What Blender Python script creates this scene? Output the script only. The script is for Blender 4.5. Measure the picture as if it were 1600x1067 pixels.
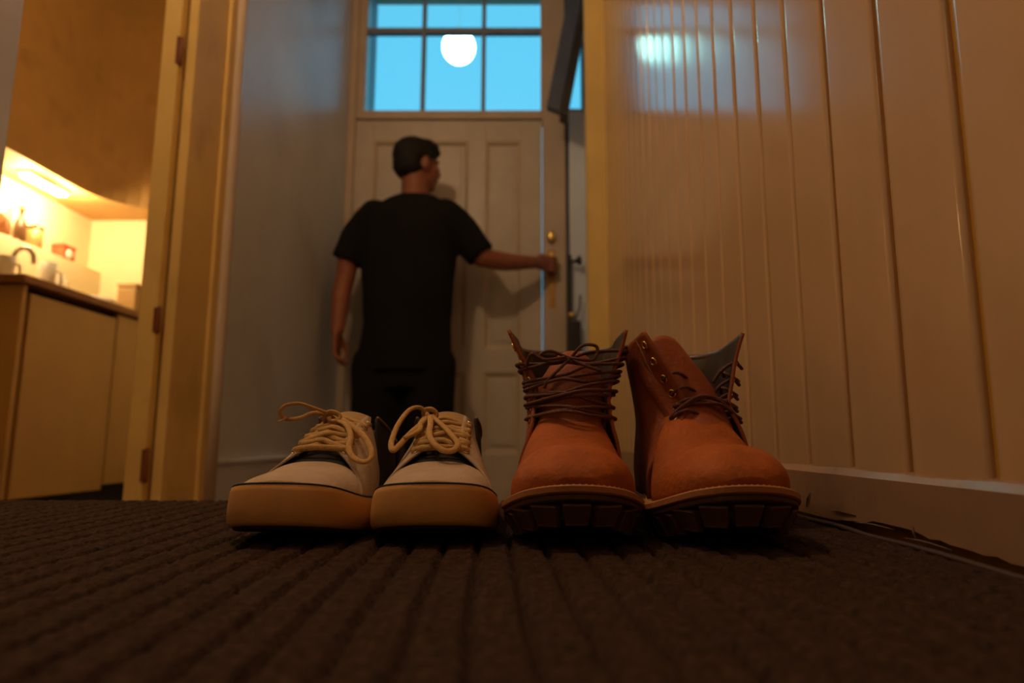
import bpy, bmesh, math, random
import numpy as np
from mathutils import Vector, Matrix, noise as mnoise

random.seed(7)
for o in list(bpy.data.objects):
    bpy.data.objects.remove(o)
scene = bpy.context.scene
COL = scene.collection
R = math.radians

# ------------------------------------------------------------------ camera, sky, lamps, exposure
cam_d = bpy.data.cameras.new('camera')
cam_d.sensor_width = 36.0
cam_d.lens = 1045.0 / 1600.0 * 36.0
cam_d.shift_x = -30.0 / 1600.0
cam_d.clip_start = 0.01
cam_d.dof.use_dof = True
cam_d.dof.focus_distance = 0.60
cam_d.dof.aperture_fstop = 4.6
cam = bpy.data.objects.new('camera', cam_d)
COL.objects.link(cam)
cam.location = (0, 0, 0.08)
cam.rotation_euler = (R(90 + 8.5), 0, 0)
scene.camera = cam

w = bpy.data.worlds.new('dusk_sky')
scene.world = w
w.use_nodes = True
w.node_tree.nodes['Background'].inputs[0].default_value = (0.150, 0.72, 1.08, 1)
w.node_tree.nodes['Background'].inputs[1].default_value = 1.0

WARM = (1.0, 0.63, 0.33)


def lamp(name, kind, loc, power, color, size=0.1, rot=(0, 0, 0)):
    d = bpy.data.lights.new(name, kind)
    d.energy = power
    d.color = color
    if kind == 'AREA':
        d.shape = 'DISK'
        d.size = size
    else:
        d.shadow_soft_size = size
    o = bpy.data.objects.new(name, d)
    COL.objects.link(o)
    o.location = loc
    o.rotation_euler = rot
    return o


HALL_LAMP = (-0.76, 0.66, 2.08)
REAR_LAMP = (-0.62, -0.95, 1.25)
KITCHEN_LAMP = (-1.45, 1.75, 2.35)
lamp('hall_lamp_light', 'POINT', HALL_LAMP, 27.0, WARM, 0.07)
lamp('rear_lamp_light', 'POINT', REAR_LAMP, 1.5, WARM, 0.09)
lamp('kitchen_lamp_light', 'POINT', KITCHEN_LAMP, 7.0, (1.0, 0.52, 0.15), 0.08)

scene.view_settings.view_transform = 'Standard'
scene.view_settings.look = 'None'
scene.view_settings.exposure = 0.0
scene.view_settings.gamma = 1.0
scene.view_settings.use_curve_mapping = False
scene.cycles.use_denoising = True
scene.cycles.max_bounces = 8

# ------------------------------------------------------------------ helpers
MATS = {}


def mat(name, col, rough=0.6, var=0.12, vscale=8.0, bump=0.0, bscale=60.0, metal=0.0, spec=0.5,
        col2=None, coat=0.0, stretch=(1, 1, 1), sheen=0.0):
    if name in MATS:
        return MATS[name]
    m = bpy.data.materials.new(name)
    m.use_nodes = True
    nt = m.node_tree
    b = nt.nodes['Principled BSDF']
    b.inputs['Roughness'].default_value = rough
    b.inputs['Metallic'].default_value = metal
    b.inputs['Specular IOR Level'].default_value = spec
    b.inputs['Coat Weight'].default_value = coat
    b.inputs['Sheen Weight'].default_value = sheen
    tc = nt.nodes.new('ShaderNodeTexCoord')
    mp = nt.nodes.new('ShaderNodeMapping')
    mp.inputs['Scale'].default_value = stretch
    nt.links.new(tc.outputs['Object'], mp.inputs[0])
    n = nt.nodes.new('ShaderNodeTexNoise')
    n.inputs['Scale'].default_value = vscale
    n.inputs['Detail'].default_value = 6
    nt.links.new(mp.outputs[0], n.inputs[0])
    rp = nt.nodes.new('ShaderNodeValToRGB')
    rp.color_ramp.elements[0].position = 0.3
    rp.color_ramp.elements[1].position = 0.7
    if col2 is None:
        lo = [max(0, c * (1 - var)) for c in col]
        hi = [min(1, c * (1 + var)) for c in col]
    else:
        lo, hi = col2, col
    rp.color_ramp.elements[0].color = (*lo, 1)
    rp.color_ramp.elements[1].color = (*hi, 1)
    nt.links.new(n.outputs[0], rp.inputs[0])
    nt.links.new(rp.outputs[0], b.inputs['Base Color'])
    if bump > 0:
        n2 = nt.nodes.new('ShaderNodeTexNoise')
        n2.inputs['Scale'].default_value = bscale
        n2.inputs['Detail'].default_value = 4
        nt.links.new(mp.outputs[0], n2.inputs[0])
        bp = nt.nodes.new('ShaderNodeBump')
        bp.inputs['Strength'].default_value = bump
        bp.inputs['Distance'].default_value = 0.004
        nt.links.new(n2.outputs[0], bp.inputs['Height'])
        nt.links.new(bp.outputs[0], b.inputs['Normal'])
    MATS[name] = m
    return m


def smudge(m, scale, amount, col, stretch=(1, 1, 1), lo=0.55, hi=0.72):
    """dirt marks with a shape of their own on a painted surface"""
    nt = m.node_tree
    b = nt.nodes['Principled BSDF']
    src = b.inputs['Base Color'].links[0].from_socket
    tc = nt.nodes.new('ShaderNodeTexCoord')
    mp = nt.nodes.new('ShaderNodeMapping')
    mp.inputs['Scale'].default_value = stretch
    mp.inputs['Location'].default_value = (3.1, 1.7, 0.4)
    nt.links.new(tc.outputs['Object'], mp.inputs[0])
    n = nt.nodes.new('ShaderNodeTexNoise')
    n.inputs['Scale'].default_value = scale
    n.inputs['Detail'].default_value = 5
    nt.links.new(mp.outputs[0], n.inputs[0])
    mr = nt.nodes.new('ShaderNodeMapRange')
    mr.inputs['From Min'].default_value = lo
    mr.inputs['From Max'].default_value = hi
    mr.inputs['To Max'].default_value = amount
    nt.links.new(n.outputs[0], mr.inputs[0])
    mx = nt.nodes.new('ShaderNodeMix')
    mx.data_type = 'RGBA'
    nt.links.new(mr.outputs[0], mx.inputs[0])
    nt.links.new(src, mx.inputs[6])
    mx.inputs[7].default_value = (*col, 1)
    nt.links.new(mx.outputs[2], b.inputs['Base Color'])


def emit(name, col, strength):
    if name in MATS:
        return MATS[name]
    m = bpy.data.materials.new(name)
    m.use_nodes = True
    b = m.node_tree.nodes['Principled BSDF']
    b.inputs['Base Color'].default_value = (0.8, 0.8, 0.8, 1)
    b.inputs['Emission Color'].default_value = (*col, 1)
    b.inputs['Emission Strength'].default_value = strength
    MATS[name] = m
    return m


def glass_mat(name):
    m = bpy.data.materials.new(name)
    m.use_nodes = True
    nt = m.node_tree
    nt.nodes.remove(nt.nodes['Principled BSDF'])
    out = nt.nodes['Material Output']
    t = nt.nodes.new('ShaderNodeBsdfTransparent')
    t.inputs[0].default_value = (0.93, 0.97, 0.97, 1)
    g = nt.nodes.new('ShaderNodeBsdfGlossy')
    g.inputs['Roughness'].default_value = 0.05
    fr = nt.nodes.new('ShaderNodeFresnel')
    fr.inputs[0].default_value = 1.45
    mx = nt.nodes.new('ShaderNodeMixShader')
    nt.links.new(fr.outputs[0], mx.inputs[0])
    nt.links.new(t.outputs[0], mx.inputs[1])
    nt.links.new(g.outputs[0], mx.inputs[2])
    nt.links.new(mx.outputs[0], out.inputs[0])
    return m


def link(name, me, parent=None, mats=None, smooth=False):
    o = bpy.data.objects.new(name, me)
    COL.objects.link(o)
    if parent is not None:
        o.parent = parent
    if mats is not None:
        if not isinstance(mats, (list, tuple)):
            mats = [mats]
        me.materials.clear()
        for q in mats:
            me.materials.append(q)
    if smooth:
        me.polygons.foreach_set('use_smooth', [True] * len(me.polygons))
    return o


def obj(name, verts, faces, m, parent=None, smooth=False, fmat=None):
    me = bpy.data.meshes.new(name)
    me.from_pydata([tuple(map(float, v)) for v in verts], [], faces)
    me.update()
    bm = bmesh.new()
    bm.from_mesh(me)
    if fmat is None:
        bmesh.ops.recalc_face_normals(bm, faces=bm.faces)
    bm.to_mesh(me)
    bm.free()
    o = link(name, me, parent, m, smooth)
    if fmat is not None:
        me.polygons.foreach_set('material_index', fmat)
    return o


def boxes(lst, bevel=0.0):
    """mesh data from (x0,x1,y0,y1,z0,z1) boxes"""
    bm = bmesh.new()
    for (x0, x1, y0, y1, z0, z1) in lst:
        r = bmesh.ops.create_cube(bm, size=1.0)
        for v in r['verts']:
            v.co = Vector(((x0 + x1) / 2 + v.co.x * (x1 - x0), (y0 + y1) / 2 + v.co.y * (y1 - y0),
                           (z0 + z1) / 2 + v.co.z * (z1 - z0)))
    if bevel > 0:
        bmesh.ops.bevel(bm, geom=list(bm.edges), offset=bevel, segments=2, affect='EDGES', profile=0.6)
    me = bpy.data.meshes.new('mesh')
    bm.to_mesh(me)
    bm.free()
    return me


def box(name, x0, x1, y0, y1, z0, z1, m, parent=None, bevel=0.0):
    me = boxes([(x0, x1, y0, y1, z0, z1)], bevel)
    me.name = name
    return link(name, me, parent, m)


def empty(name, loc=(0, 0, 0), rz=0.0):
    o = bpy.data.objects.new(name, None)
    o.empty_display_size = 0.05
    COL.objects.link(o)
    o.location = loc
    o.rotation_euler = (0, 0, rz)
    return o


def tag(o, label=None, cat=None, group=None, kind=None):
    if label:
        o['label'] = label
    if cat:
        o['category'] = cat
    if group:
        o['group'] = group
    if kind:
        o['kind'] = kind
    return o


def struct(o, label=None):
    o['kind'] = 'structure'
    if label:
        o['label'] = label
    return o


def cr(pts, sub=6, closed=False):
    """Catmull-Rom through points"""
    P = [np.array(p, float) for p in pts]
    n = len(P)
    out = []
    rng = range(n) if closed else range(n - 1)
    for i in rng:
        p0 = P[(i - 1) % n] if (closed or i > 0) else 2 * P[0] - P[1]
        p1 = P[i]
        p2 = P[(i + 1) % n]
        p3 = P[(i + 2) % n] if (closed or i + 2 < n) else 2 * P[n - 1] - P[n - 2]
        for k in range(sub):
            t = k / sub
            out.append(0.5 * ((2 * p1) + (-p0 + p2) * t + (2 * p0 - 5 * p1 + 4 * p2 - p3) * t * t +
                              (-p0 + 3 * p1 - 3 * p2 + p3) * t ** 3))
    if not closed:
        out.append(P[-1])
    return np.array(out)


def resample(c, n, closed=False):
    c = np.array(c)
    if closed:
        c = np.vstack([c, c[:1]])
    d = np.r_[0, np.cumsum(np.linalg.norm(np.diff(c, axis=0), axis=1))]
    t = np.linspace(0, d[-1], n + 1)[:-1] if closed else np.linspace(0, d[-1], n)
    return np.stack([np.interp(t, d, c[:, k]) for k in range(c.shape[1])], 1)


def tube_data(pts, r, n=8, sub=6, closed=False, flat=1.0, raw=False):
    c = np.array(pts, float) if raw else cr(pts, sub, closed)
    m = len(c)
    rr = np.full(m, r) if np.isscalar(r) else np.interp(np.linspace(0, 1, m), np.linspace(0, 1, len(r)), r)
    verts, faces = [], []
    up = None
    for i in range(m):
        if closed:
            t = c[(i + 1) % m] - c[i - 1]
        else:
            t = c[min(i + 1, m - 1)] - c[max(i - 1, 0)]
        t = Vector(t).normalized()
        if up is None:
            up = Vector((0, 0, 1)) if abs(t.z) < 0.9 else Vector((0, 1, 0))
        a = t.cross(up)
        if a.length < 1e-5:
            a = t.orthogonal()
        a.normalize()
        b = a.cross(t).normalized()
        up = b
        for k in range(n):
            q = 2 * math.pi * k / n
            verts.append(Vector(c[i]) + a * (rr[i] * math.cos(q)) + b * (rr[i] * flat * math.sin(q)))
    rows = m if closed else m - 1
    for i in range(rows):
        j = (i + 1) % m
        for k in range(n):
            l = (k + 1) % n
            faces.append((i * n + k, i * n + l, j * n + l, j * n + k))
    if not closed:
        faces.append(tuple(range(n))[::-1])
        faces.append(tuple((m - 1) * n + k for k in range(n)))
    return verts, faces


def tube(name, pts, r, m, parent=None, n=8, sub=6, closed=False, flat=1.0, raw=False):
    v, f = tube_data(pts, r, n, sub, closed, flat, raw)
    return obj(name, v, f, m, parent, smooth=True)


def tubes(name, lst, r, m, parent=None, n=8, sub=6, flat=1.0):
    V, F = [], []
    for pts in lst:
        v, f = tube_data(pts, r, n, sub, False, flat)
        o = len(V)
        V += v
        F += [tuple(i + o for i in q) for q in f]
    return obj(name, V, F, m, parent, smooth=True)


def lathe(name, prof, m, parent=None, n=24, center=(0, 0, 0)):
    V, F = [], []
    for (r, z) in prof:
        for k in range(n):
            a = 2 * math.pi * k / n
            V.append((center[0] + r * math.cos(a), center[1] + r * math.sin(a), center[2] + z))
    for i in range(len(prof) - 1):
        for k in range(n):
            l = (k + 1) % n
            F.append((i * n + k, i * n + l, (i + 1) * n + l, (i + 1) * n + k))
    F.append(tuple(range(n))[::-1])
    F.append(tuple((len(prof) - 1) * n + k for k in range(n)))
    return obj(name, V, F, m, parent, smooth=True)


def grid_normals(G):
    du = np.gradient(G, axis=0)
    dv = np.gradient(G, axis=1)
    n = np.cross(du, dv)
    l = np.linalg.norm(n, axis=2, keepdims=True)
    l[l < 1e-12] = 1
    return n / l


def sheet(name, G, thick, mats, parent=None, center=None, outward=0.0):
    """thick sheet from a grid of points; first material outside, second inside"""
    G = np.array(G, float)
    N = grid_normals(G)
    if center is not None:
        c = np.array(center, float)
        d = (G - c)
        if (np.sum(N * d, axis=2) > 0).mean() < 0.5:
            N = -N
    G = G + N * outward
    H = G - N * thick
    a, b = G.shape[:2]
    V = np.vstack([G.reshape(-1, 3), H.reshape(-1, 3)])
    off = a * b
    F, M = [], []
    for i in range(a - 1):
        for j in range(b - 1):
            q = (i * b + j, i * b + j + 1, (i + 1) * b + j + 1, (i + 1) * b + j)
            F.append(q)
            M.append(0)
            F.append(tuple(off + k for k in q[::-1]))
            M.append(1)
    edge = [(i, 0) for i in range(a)] + [(a - 1, j) for j in range(1, b)] + \
           [(i, b - 1) for i in range(a - 2, -1, -1)] + [(0, j) for j in range(b - 2, 0, -1)]
    for k in range(len(edge)):
        i0 = edge[k][0] * b + edge[k][1]
        l = edge[(k + 1) % len(edge)]
        i1 = l[0] * b + l[1]
        F.append((i0, i1, off + i1, off + i0))
        M.append(0)
    me = bpy.data.meshes.new(name)
    me.from_pydata([tuple(v) for v in V], [], F)
    me.update()
    me.polygons.foreach_set('material_index', M)
    bm = bmesh.new()
    bm.from_mesh(me)
    bmesh.ops.recalc_face_normals(bm, faces=bm.faces)
    bm.to_mesh(me)
    bm.free()
    o = bpy.data.objects.new(name, me)
    COL.objects.link(o)
    o.parent = parent
    if not isinstance(mats, (list, tuple)):
        mats = [mats, mats]
    for q in mats:
        me.materials.append(q)
    me.polygons.foreach_set('use_smooth', [True] * len(me.polygons))
    return o


def at_grid(G, u, v):
    """bilinear point and normal on a grid, u row 0..1, v column 0..1"""
    a, b = G.shape[:2]
    x, y = u * (a - 1), v * (b - 1)
    i, j = min(int(x), a - 2), min(int(y), b - 2)
    s, t = x - i, y - j
    p = (G[i, j] * (1 - s) * (1 - t) + G[i + 1, j] * s * (1 - t) + G[i, j + 1] * (1 - s) * t + G[i + 1, j + 1] * s * t)
    n = np.cross(G[i + 1, j] - G[i, j], G[i, j + 1] - G[i, j])
    return p, n / (np.linalg.norm(n) + 1e-12)


# ------------------------------------------------------------------ materials
M_wall_l = mat('painted_plaster_pale', (0.70, 0.79, 0.92), 0.40, 0.07, 3.0, 0.06, 22, spec=0.8)
smudge(M_wall_l, 2.2, 0.30, (0.32, 0.30, 0.30))
M_plank = mat('glossy_painted_plank', (0.66, 0.44, 0.25), 0.15, 0.10, 4.0, 0.03, 30, spec=0.75, stretch=(1, 1, 0.35))
smudge(M_plank, 3.0, 0.40, (0.30, 0.19, 0.10), (1, 1, 1.6))
M_groove = mat('plank_groove_yellowed', (0.50, 0.26, 0.03), 0.8, 0.15, 10)
M_trim = mat('cream_gloss_paint', (0.78, 0.57, 0.20), 0.58, 0.08, 5.0, 0.08, 25, spec=0.25)
smudge(M_trim, 5.0, 0.32, (0.28, 0.17, 0.06), (1, 1, 0.7))
M_base = mat('skirting_paint', (0.34, 0.21, 0.13), 0.3, 0.12, 9, 0.15, 40)
smudge(M_base, 14.0, 0.6, (0.2, 0.13, 0.08))
M_door = mat('front_door_paint', (0.57, 0.51, 0.42), 0.36, 0.08, 6, 0.06, 35)
M_frame = mat('window_frame_paint', (0.55, 0.45, 0.34), 0.4, 0.08, 6)
M_bar = mat('glazing_bar_backlit_grey', (0.22, 0.27, 0.34), 0.45, 0.08, 6)  # bluish-grey paint, with the backlit darkness put into the colour
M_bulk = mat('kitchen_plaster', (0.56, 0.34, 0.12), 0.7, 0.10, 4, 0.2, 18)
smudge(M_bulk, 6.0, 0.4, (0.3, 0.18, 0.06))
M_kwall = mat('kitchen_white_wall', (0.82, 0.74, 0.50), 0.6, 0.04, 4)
M_kcab = mat('cabinet_laminate', (0.58, 0.36, 0.13), 0.45, 0.06, 5)
M_kdark = mat('cabinet_gap_dark', (0.03, 0.025, 0.02), 0.8, 0.1, 5)
M_ktop = mat('worktop_brown', (0.30, 0.13, 0.05), 0.4, 0.2, 20)
M_floor = mat('lower_floor_boards', (0.16, 0.09, 0.05), 0.6, 0.25, 12)
M_ceil = mat('ceiling_white', (0.70, 0.62, 0.48), 0.8, 0.04, 3)
M_black = mat('black_metal', (0.02, 0.02, 0.02), 0.4, 0.1, 10)
M_brass = mat('brass', (0.85, 0.60, 0.22), 0.28, 0.1, 20, metal=1.0)
M_steel = mat('polished_steel', (0.75, 0.70, 0.62), 0.22, 0.05, 20, metal=1.0)
M_glass = glass_mat('window_glass')
M_redpaint = mat('old_red_paint', (0.20, 0.06, 0.022), 0.5, 0.2, 20)
M_slate = mat('slate_blue_sky_tint', (0.07, 0.10, 0.17), 0.35, 0.15, 8)  # blue of the sky glow on the slanted board put into the colour

# ------------------------------------------------------------------ the setting
LOW = -0.25          # floor by the front door and in the kitchen
CEIL = 2.62
YD = 3.2             # inner face of the front door
XL = -0.93           # hall, left wall
XR = 0.30            # hall, right wall
KX = -2.36           # kitchen back wall
KY = 3.46            # kitchen end wall

fl = box('floor', -2.6, 0.9, 0.93, 3.6, LOW - 0.1, LOW, M_floor)
struct(fl, 'brown lower floor below the carpeted landing')
ld = box('floor_landing', -1.6, 0.62, -2.1, 0.965, LOW - 0.1, -0.012, M_floor)
struct(ld, 'raised landing under the carpet')
st_ = box('floor_step', XL, XR, 0.965, 1.22, LOW, -0.13, M_floor)
struct(st_, 'single step below the landing')
struct(box('floor_kitchen', -2.6, -1.6, -0.2, 0.93, LOW - 0.1, LOW, M_floor), 'kitchen floor')
struct(box('ceiling', -2.6, 0.9, -2.1, 3.6, CEIL, CEIL + 0.1, M_ceil), 'pale ceiling above the hall and kitchen')

# right wall: backing with vertical tongue and groove planks
wr = box('wall_right', XR + 0.0115, XR + 0.14, -2.1, 2.66, LOW, CEIL, M_groove)
struct(wr, 'right hall wall of cream vertical tongue and groove planks')
PW, GAP = 0.098, 0.0088
pv, pf_ = [], []
for zz in (0.0, 1.0):
    for k in range(13):
        t = k / 12
        edge_ = 0.0030 * (max(0, 1 - t / 0.035) + max(0, 1 - (1 - t) / 0.035)) if k in (0, 12) else 0.0
        yy = (0, 0.022, 0.06, 0.13, 0.24, 0.37, 0.5, 0.63, 0.76, 0.87, 0.94, 0.978, 1)[k] * (PW - GAP)
        u_ = yy / (PW - GAP) * 2 - 1
        pv.append((-0.0100 + 0.00022 * u_ * u_ + edge_, yy, zz))
    pv.append((0.010, PW - GAP, zz))
    pv.append((0.010, 0.0, zz))
for k in range(15):
    l = (k + 1) % 15
    pf_.append((k, l, 15 + l, 15 + k))
pk = bpy.data.meshes.new('plank')
pk.from_pydata(pv, [], pf_)
bm = bmesh.new()
bm.from_mesh(pk)
bmesh.ops.recalc_face_normals(bm, faces=bm.faces)
for f in bm.faces:
    f.smooth = f.calc_center_median().x < -0.006
bm.to_mesh(pk)
bm.free()
pk.name = 'plank'
pk.materials.append(M_plank)
y = 0.452 - 26 * PW
while y < 2.60:
    o = bpy.data.objects.new('plank', pk)
    COL.objects.link(o)
    o.parent = wr
    o.location = (XR + 0.016 + random.uniform(-0.0007, 0.0007), y + GAP / 2, 0.045)
    o.rotation_euler = (0, 0, R(random.uniform(-0.16, 0.16)))
    o.scale = (1, min(1.0, (2.60 - y) / PW), CEIL - 0.045)
    y += PW

# right skirting with a bevelled top ledge, chipped lower edge and a strip at the floor
prof = [(XR - 0.002, 0.0055), (XR - 0.002, 0.048), (XR + 0.004, 0.0535), (XR + 0.012, 0.056), (XR + 0.028, 0.056), (XR + 0.028, 0.0055)]
V, F = [], []
ys = np.arange(-2.1, 2.59, 0.012)
np.random.seed(4)
chip = np.clip(np.convolve(np.random.rand(len(ys)) - 0.5, np.ones(6) / 6, 'same') * 0.020, -0.002, 0.006)
for i, yy in enumerate(ys):
    for k, (px_, pz_) in enumerate(prof):
        dz = chip[i] if k in (0,) else 0
        wob = 0.0006 * math.sin(yy * 21) + 0.0004 * math.sin(yy * 57 + 1)
        V.append((px_ + (wob if k in (1, 2) else 0), yy, pz_ + dz + (wob if k in (2, 3) else 0)))
n = len(prof)
for i in range(len(ys) - 1):
    for k in range(n):
        l = (k + 1) % n
        F.append((i * n + k, i * n + l, (i + 1) * n + l, (i + 1) * n + k))
F.append(tuple(range(n)))
F.append(tuple((len(ys) - 1) * n + k for k in range(n)))
bs = obj('baseboard_right', V, F, M_base)
struct(bs, 'chipped painted skirting along the panelled wall')
tube('floor_strip', [(XR - 0.006, yy, -0.0006 + 0.0008 * math.sin(yy * 40)) for yy in np.arange(-1.2, 0.96, 0.06)], 0.0035,
     mat('floor_strip_brown', (0.05, 0.022, 0.013), 0.6, 0.2, 30), bs, n=8, sub=3, flat=0.7)
# loose curls of paint on the skirting
pf = mat('paint_flake', (0.12, 0.07, 0.04), 0.7, 0.2, 30)
for (yy, zz, l, a) in ((0.735, 0.018, 0.020, -0.9), (0.655, 0.0125, 0.05, -0.02), (0.60, 0.0075, 0.07, -0.03), (0.535, 0.009, 0.012, 1.2),
                       (0.52, 0.004, 0.06, 0.0)):
    ca, sa = math.cos(a), math.sin(a)
    tube('paint_crack', [(XR - 0.0025, yy - l / 2 * ca, zz - l / 2 * sa), (XR - 0.0035, yy, zz + 0.001), (XR - 0.0025, yy + l / 2 * ca, zz + l / 2 * sa)],
         [0.0003, 0.0011, 0.0003], pf, bs, n=6, sub=4)

struct(box('trim_stair_string', XR - 0.001, XR + 0.0112, 0.967, 2.60, LOW, 0.005, M_base, None, 0.001), 'painted board under the skirting beside the step')

# casing that ends the panelled wall
cs = empty('trim_1', (0, 0, 0))
struct(cs, 'yellowed casing at the far end of the panelled wall')
box('casing_board', 0.226, XR + 0.006, 2.60, 2.66, LOW, CEIL, M_trim, cs, 0.004)
box('casing_bead', 0.292, 0.312, 2.582, 2.60, LOW, CEIL, M_trim, cs, 0.004)
struct(box('wall_vestibule_right', 0.285, 0.44, 2.66, 3.5, LOW, CEIL, M_wall_l), 'side wall between casing and front door')

# left wall and the kitchen doorway in it
wl = box('wall_left', XL - 0.012, XL, 1.70, YD + 0.3, LOW, CEIL, M_wall_l)
struct(wl, 'left hall wall in pale paint between kitchen doorway and front door')
struct(box('wall_left_near', XL - 0.05, XL, -2.1, 1.10, LOW, CEIL, M_wall_l), 'left hall wall before the kitchen doorway')
struct(box('wall_left_over', XL - 0.05, XL, 1.10, 1.70, 1.80, CEIL, M_wall_l), 'wall above the kitchen doorway')
struct(box('wall_back', -1.6, 0.62, -2.2, -2.1, LOW, CEIL, M_wall_l), 'hall wall behind the viewer')
t2 = empty('trim_2')
struct(t2, 'wide cream casing on the far side of the kitchen doorway')
box('casing_board', XL - 0.012, XL + 0.014, 1.690, 1.86, LOW, 1.92, M_trim, t2, 0.004)
box('casing_step', XL, XL + 0.022, 1.86, 1.90, LOW, 1.92, M_trim, t2, 0.006)
M_bead = mat('cream_gloss_bead', (0.60, 0.52, 0.42), 0.16, 0.06, 5)
tube('casing_bead', [(XL + 0.012, 1.925, LOW), (XL + 0.012, 1.925, 0.8), (XL + 0.012, 1.925, 1.92)], 0.026, M_bead, t2, n=16, sub=2)
t3 = empty('trim_3')
struct(t3, 'casing on the near side of the kitchen doorway')
box('casing_board', XL - 0.055, XL + 0.014, 0.99, 1.105, LOW, 1.92, M_wall_l, t3, 0.004)
box('casing_head', XL, XL + 0.014, 0.99, 1.92, 1.80, 1.92, M_trim, t3, 0.004)

# open kitchen door folded back flat against the kitchen side, seen edge on
d2 = empty('door_2', (XL - 0.019, 1.70, LOW))
struct(d2, 'kitchen door folded back, seen along its hinged edge')
box('leaf', -0.046, 0.0, -0.035, 0.60, 0.008, 2.02, M_trim, d2, 0.003)
for zz, hh in ((1.33, 0.085), (0.60, 0.07), (0.23, 0.085)):
    hg = lathe('hinge', [(0.0035, 0), (0.0055, 0.003), (0.0055, hh - 0.003), (0.0035, hh)], M_redpaint, d2, 12, (0.0035, -0.030, zz))
    box('hinge_leaf', -0.006, 0.003, -0.0375, -0.0345, zz + 0.004, zz + hh - 0.004, M_redpaint, hg)

# left skirting
bl = empty('baseboard_left')
struct(bl, 'tall painted skirting on the left wall')
box('skirting_board', XL, XL + 0.014, 1.975, YD, LOW, 0.012, M_wall_l, bl, 0.002)
box('skirting_cap', XL, XL + 0.022, 1.972, YD, 0.012, 0.026, M_wall_l, bl, 0.005)

# ------------------------------------------------------------------ front wall: door, transom, side pane
wf = empty('wall_front')
struct(wf, 'front wall with the door frame, transom and narrow side pane')
Z0, Z1 = 1.752, 2.50
box('frame_jamb', XL, -0.892, YD - 0.015, YD + 0.10, LOW, CEIL, M_frame, wf, 0.004)
box('frame_jamb', 0.056, 0.172, YD - 0.015, YD + 0.10, LOW, CEIL, M_frame, wf, 0.004)
box('transom_rail', -0.892, 0.056, YD - 0.012, YD + 0.09, 1.700, 1.745, M_frame, wf, 0.004)
box('transom_head', -0.892, 0.056, YD - 0.015, YD + 0.10, Z1, CEIL, M_frame, wf, 0.003)
box('side_panel', 0.190, 0.285, YD - 0.03, YD + 0.08, LOW, 1.735, M_wall_l, wf, 0.003)
box('dark_rebate', 0.172, 0.190, YD + 0.01, YD + 0.10, LOW, CEIL, M_slate, wf)
box('side_frame', 0.190, 0.285, YD - 0.03, YD + 0.08, Z1, CEIL, M_frame, wf)
wn = empty('window_1')
struct(wn, 'six pane transom window over the front door showing blue dusk sky')
box('window_frame', -0.892, -0.852, YD - 0.005, YD + 0.07, 1.745, Z1, M_frame, wn, 0.004)
box('window_frame', 0.048, 0.056, YD - 0.005, YD + 0.07, 1.745, Z1, M_frame, wn, 0.003)
xb = [-0.852, -0.559, -0.247, 0.048]
for x in xb[1:3]:
    box('glazing_bar', x - 0.010, x + 0.010, YD + 0.005, YD + 0.05, 1.745, Z1, M_bar, wn, 0.004)
box('glazing_bar', -0.852, 0.048, YD + 0.008, YD + 0.048, 2.188, 2.216, M_bar, wn, 0.004)
zb_ = [1.752, 2.188, 2.216, Z1]
for i in range(3):
    for (za, zc) in ((1.745, 2.188), (2.216, Z1)):
        box('pane', xb[i] + 0.008, xb[i + 1] - 0.008, YD + 0.026, YD + 0.030, za, zc, M_glass, wn)
w2 = empty('window_2')
struct(w2, 'narrow side pane between door frame and panelled wall')
box('pane', 0.190, 0.285, YD + 0.024, YD + 0.028, 1.735, Z1, M_glass, w2)
box('window_sill', 0.190, 0.285, YD - 0.034, YD + 0.02, 1.730, 1.742, M_frame, w2, 0.002)

# outside reveal and ground
struct(box('wall_outside', -1.25, -0.905, YD + 0.10, YD + 0.42, LOW, CEIL, mat('outside_render', (0.40, 0.42, 0.45), 0.8)), 'outer reveal left of the transom')
struct(box('wall_outside_right', 0.285, 0.6, YD + 0.10, YD + 0.42, LOW, CEIL, mat('outside_render', (0.4, 0.4, 0.4), 0.8)), 'outer reveal right of the door')
struct(box('ground_outside', -9, 9, YD + 0.10, 30, LOW - 0.35, LOW - 0.25, mat('outside_paving', (0.18, 0.18, 0.18), 0.9)), 'dark paving outside')

# door leaf: stiles, rails, panels, mouldings
dr = empty('door_1', (-0.886, YD, LOW))
struct(dr, 'cream panelled front door the person is opening')
DW, DH = 0.936, 1.945
cols = [(0.088, 0.268), (0.358, 0.568), (0.655, 0.835)]
DT = 0.045
M_d2 = M_door
sx = [(-0.005, 0.088), (0.268, 0.358), (0.5700, 0.655), (0.835, DW + 0.0032)]
rz = [(0.006, 0.27), (0.66, 0.77), (1.835, DH)]
for i, (a, b) in enumerate(sx):
    box('stile', a, b, 0, DT, 0.006, DH, M_door, dr, 0.002)
for (a, b) in rz:
    for (c, d) in cols:
        box('rail', c, d + (0.002 if c == 0.358 else 0), 0.0005, DT, a, b, M_door, dr, 0.002)
box('slot_filler', 0.568, 0.570, 0.001, DT, 0.006, 1.45, M_door, dr)  # slot left open between the two fillers is added to imitate a moulding glint
box('slot_filler', 0.568, 0.570, 0.001, DT, 1.80, DH, M_door, dr)
M_mould = mat('door_moulding_gloss', (0.60, 0.50, 0.35), 0.18, 0.05, 8)
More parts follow.
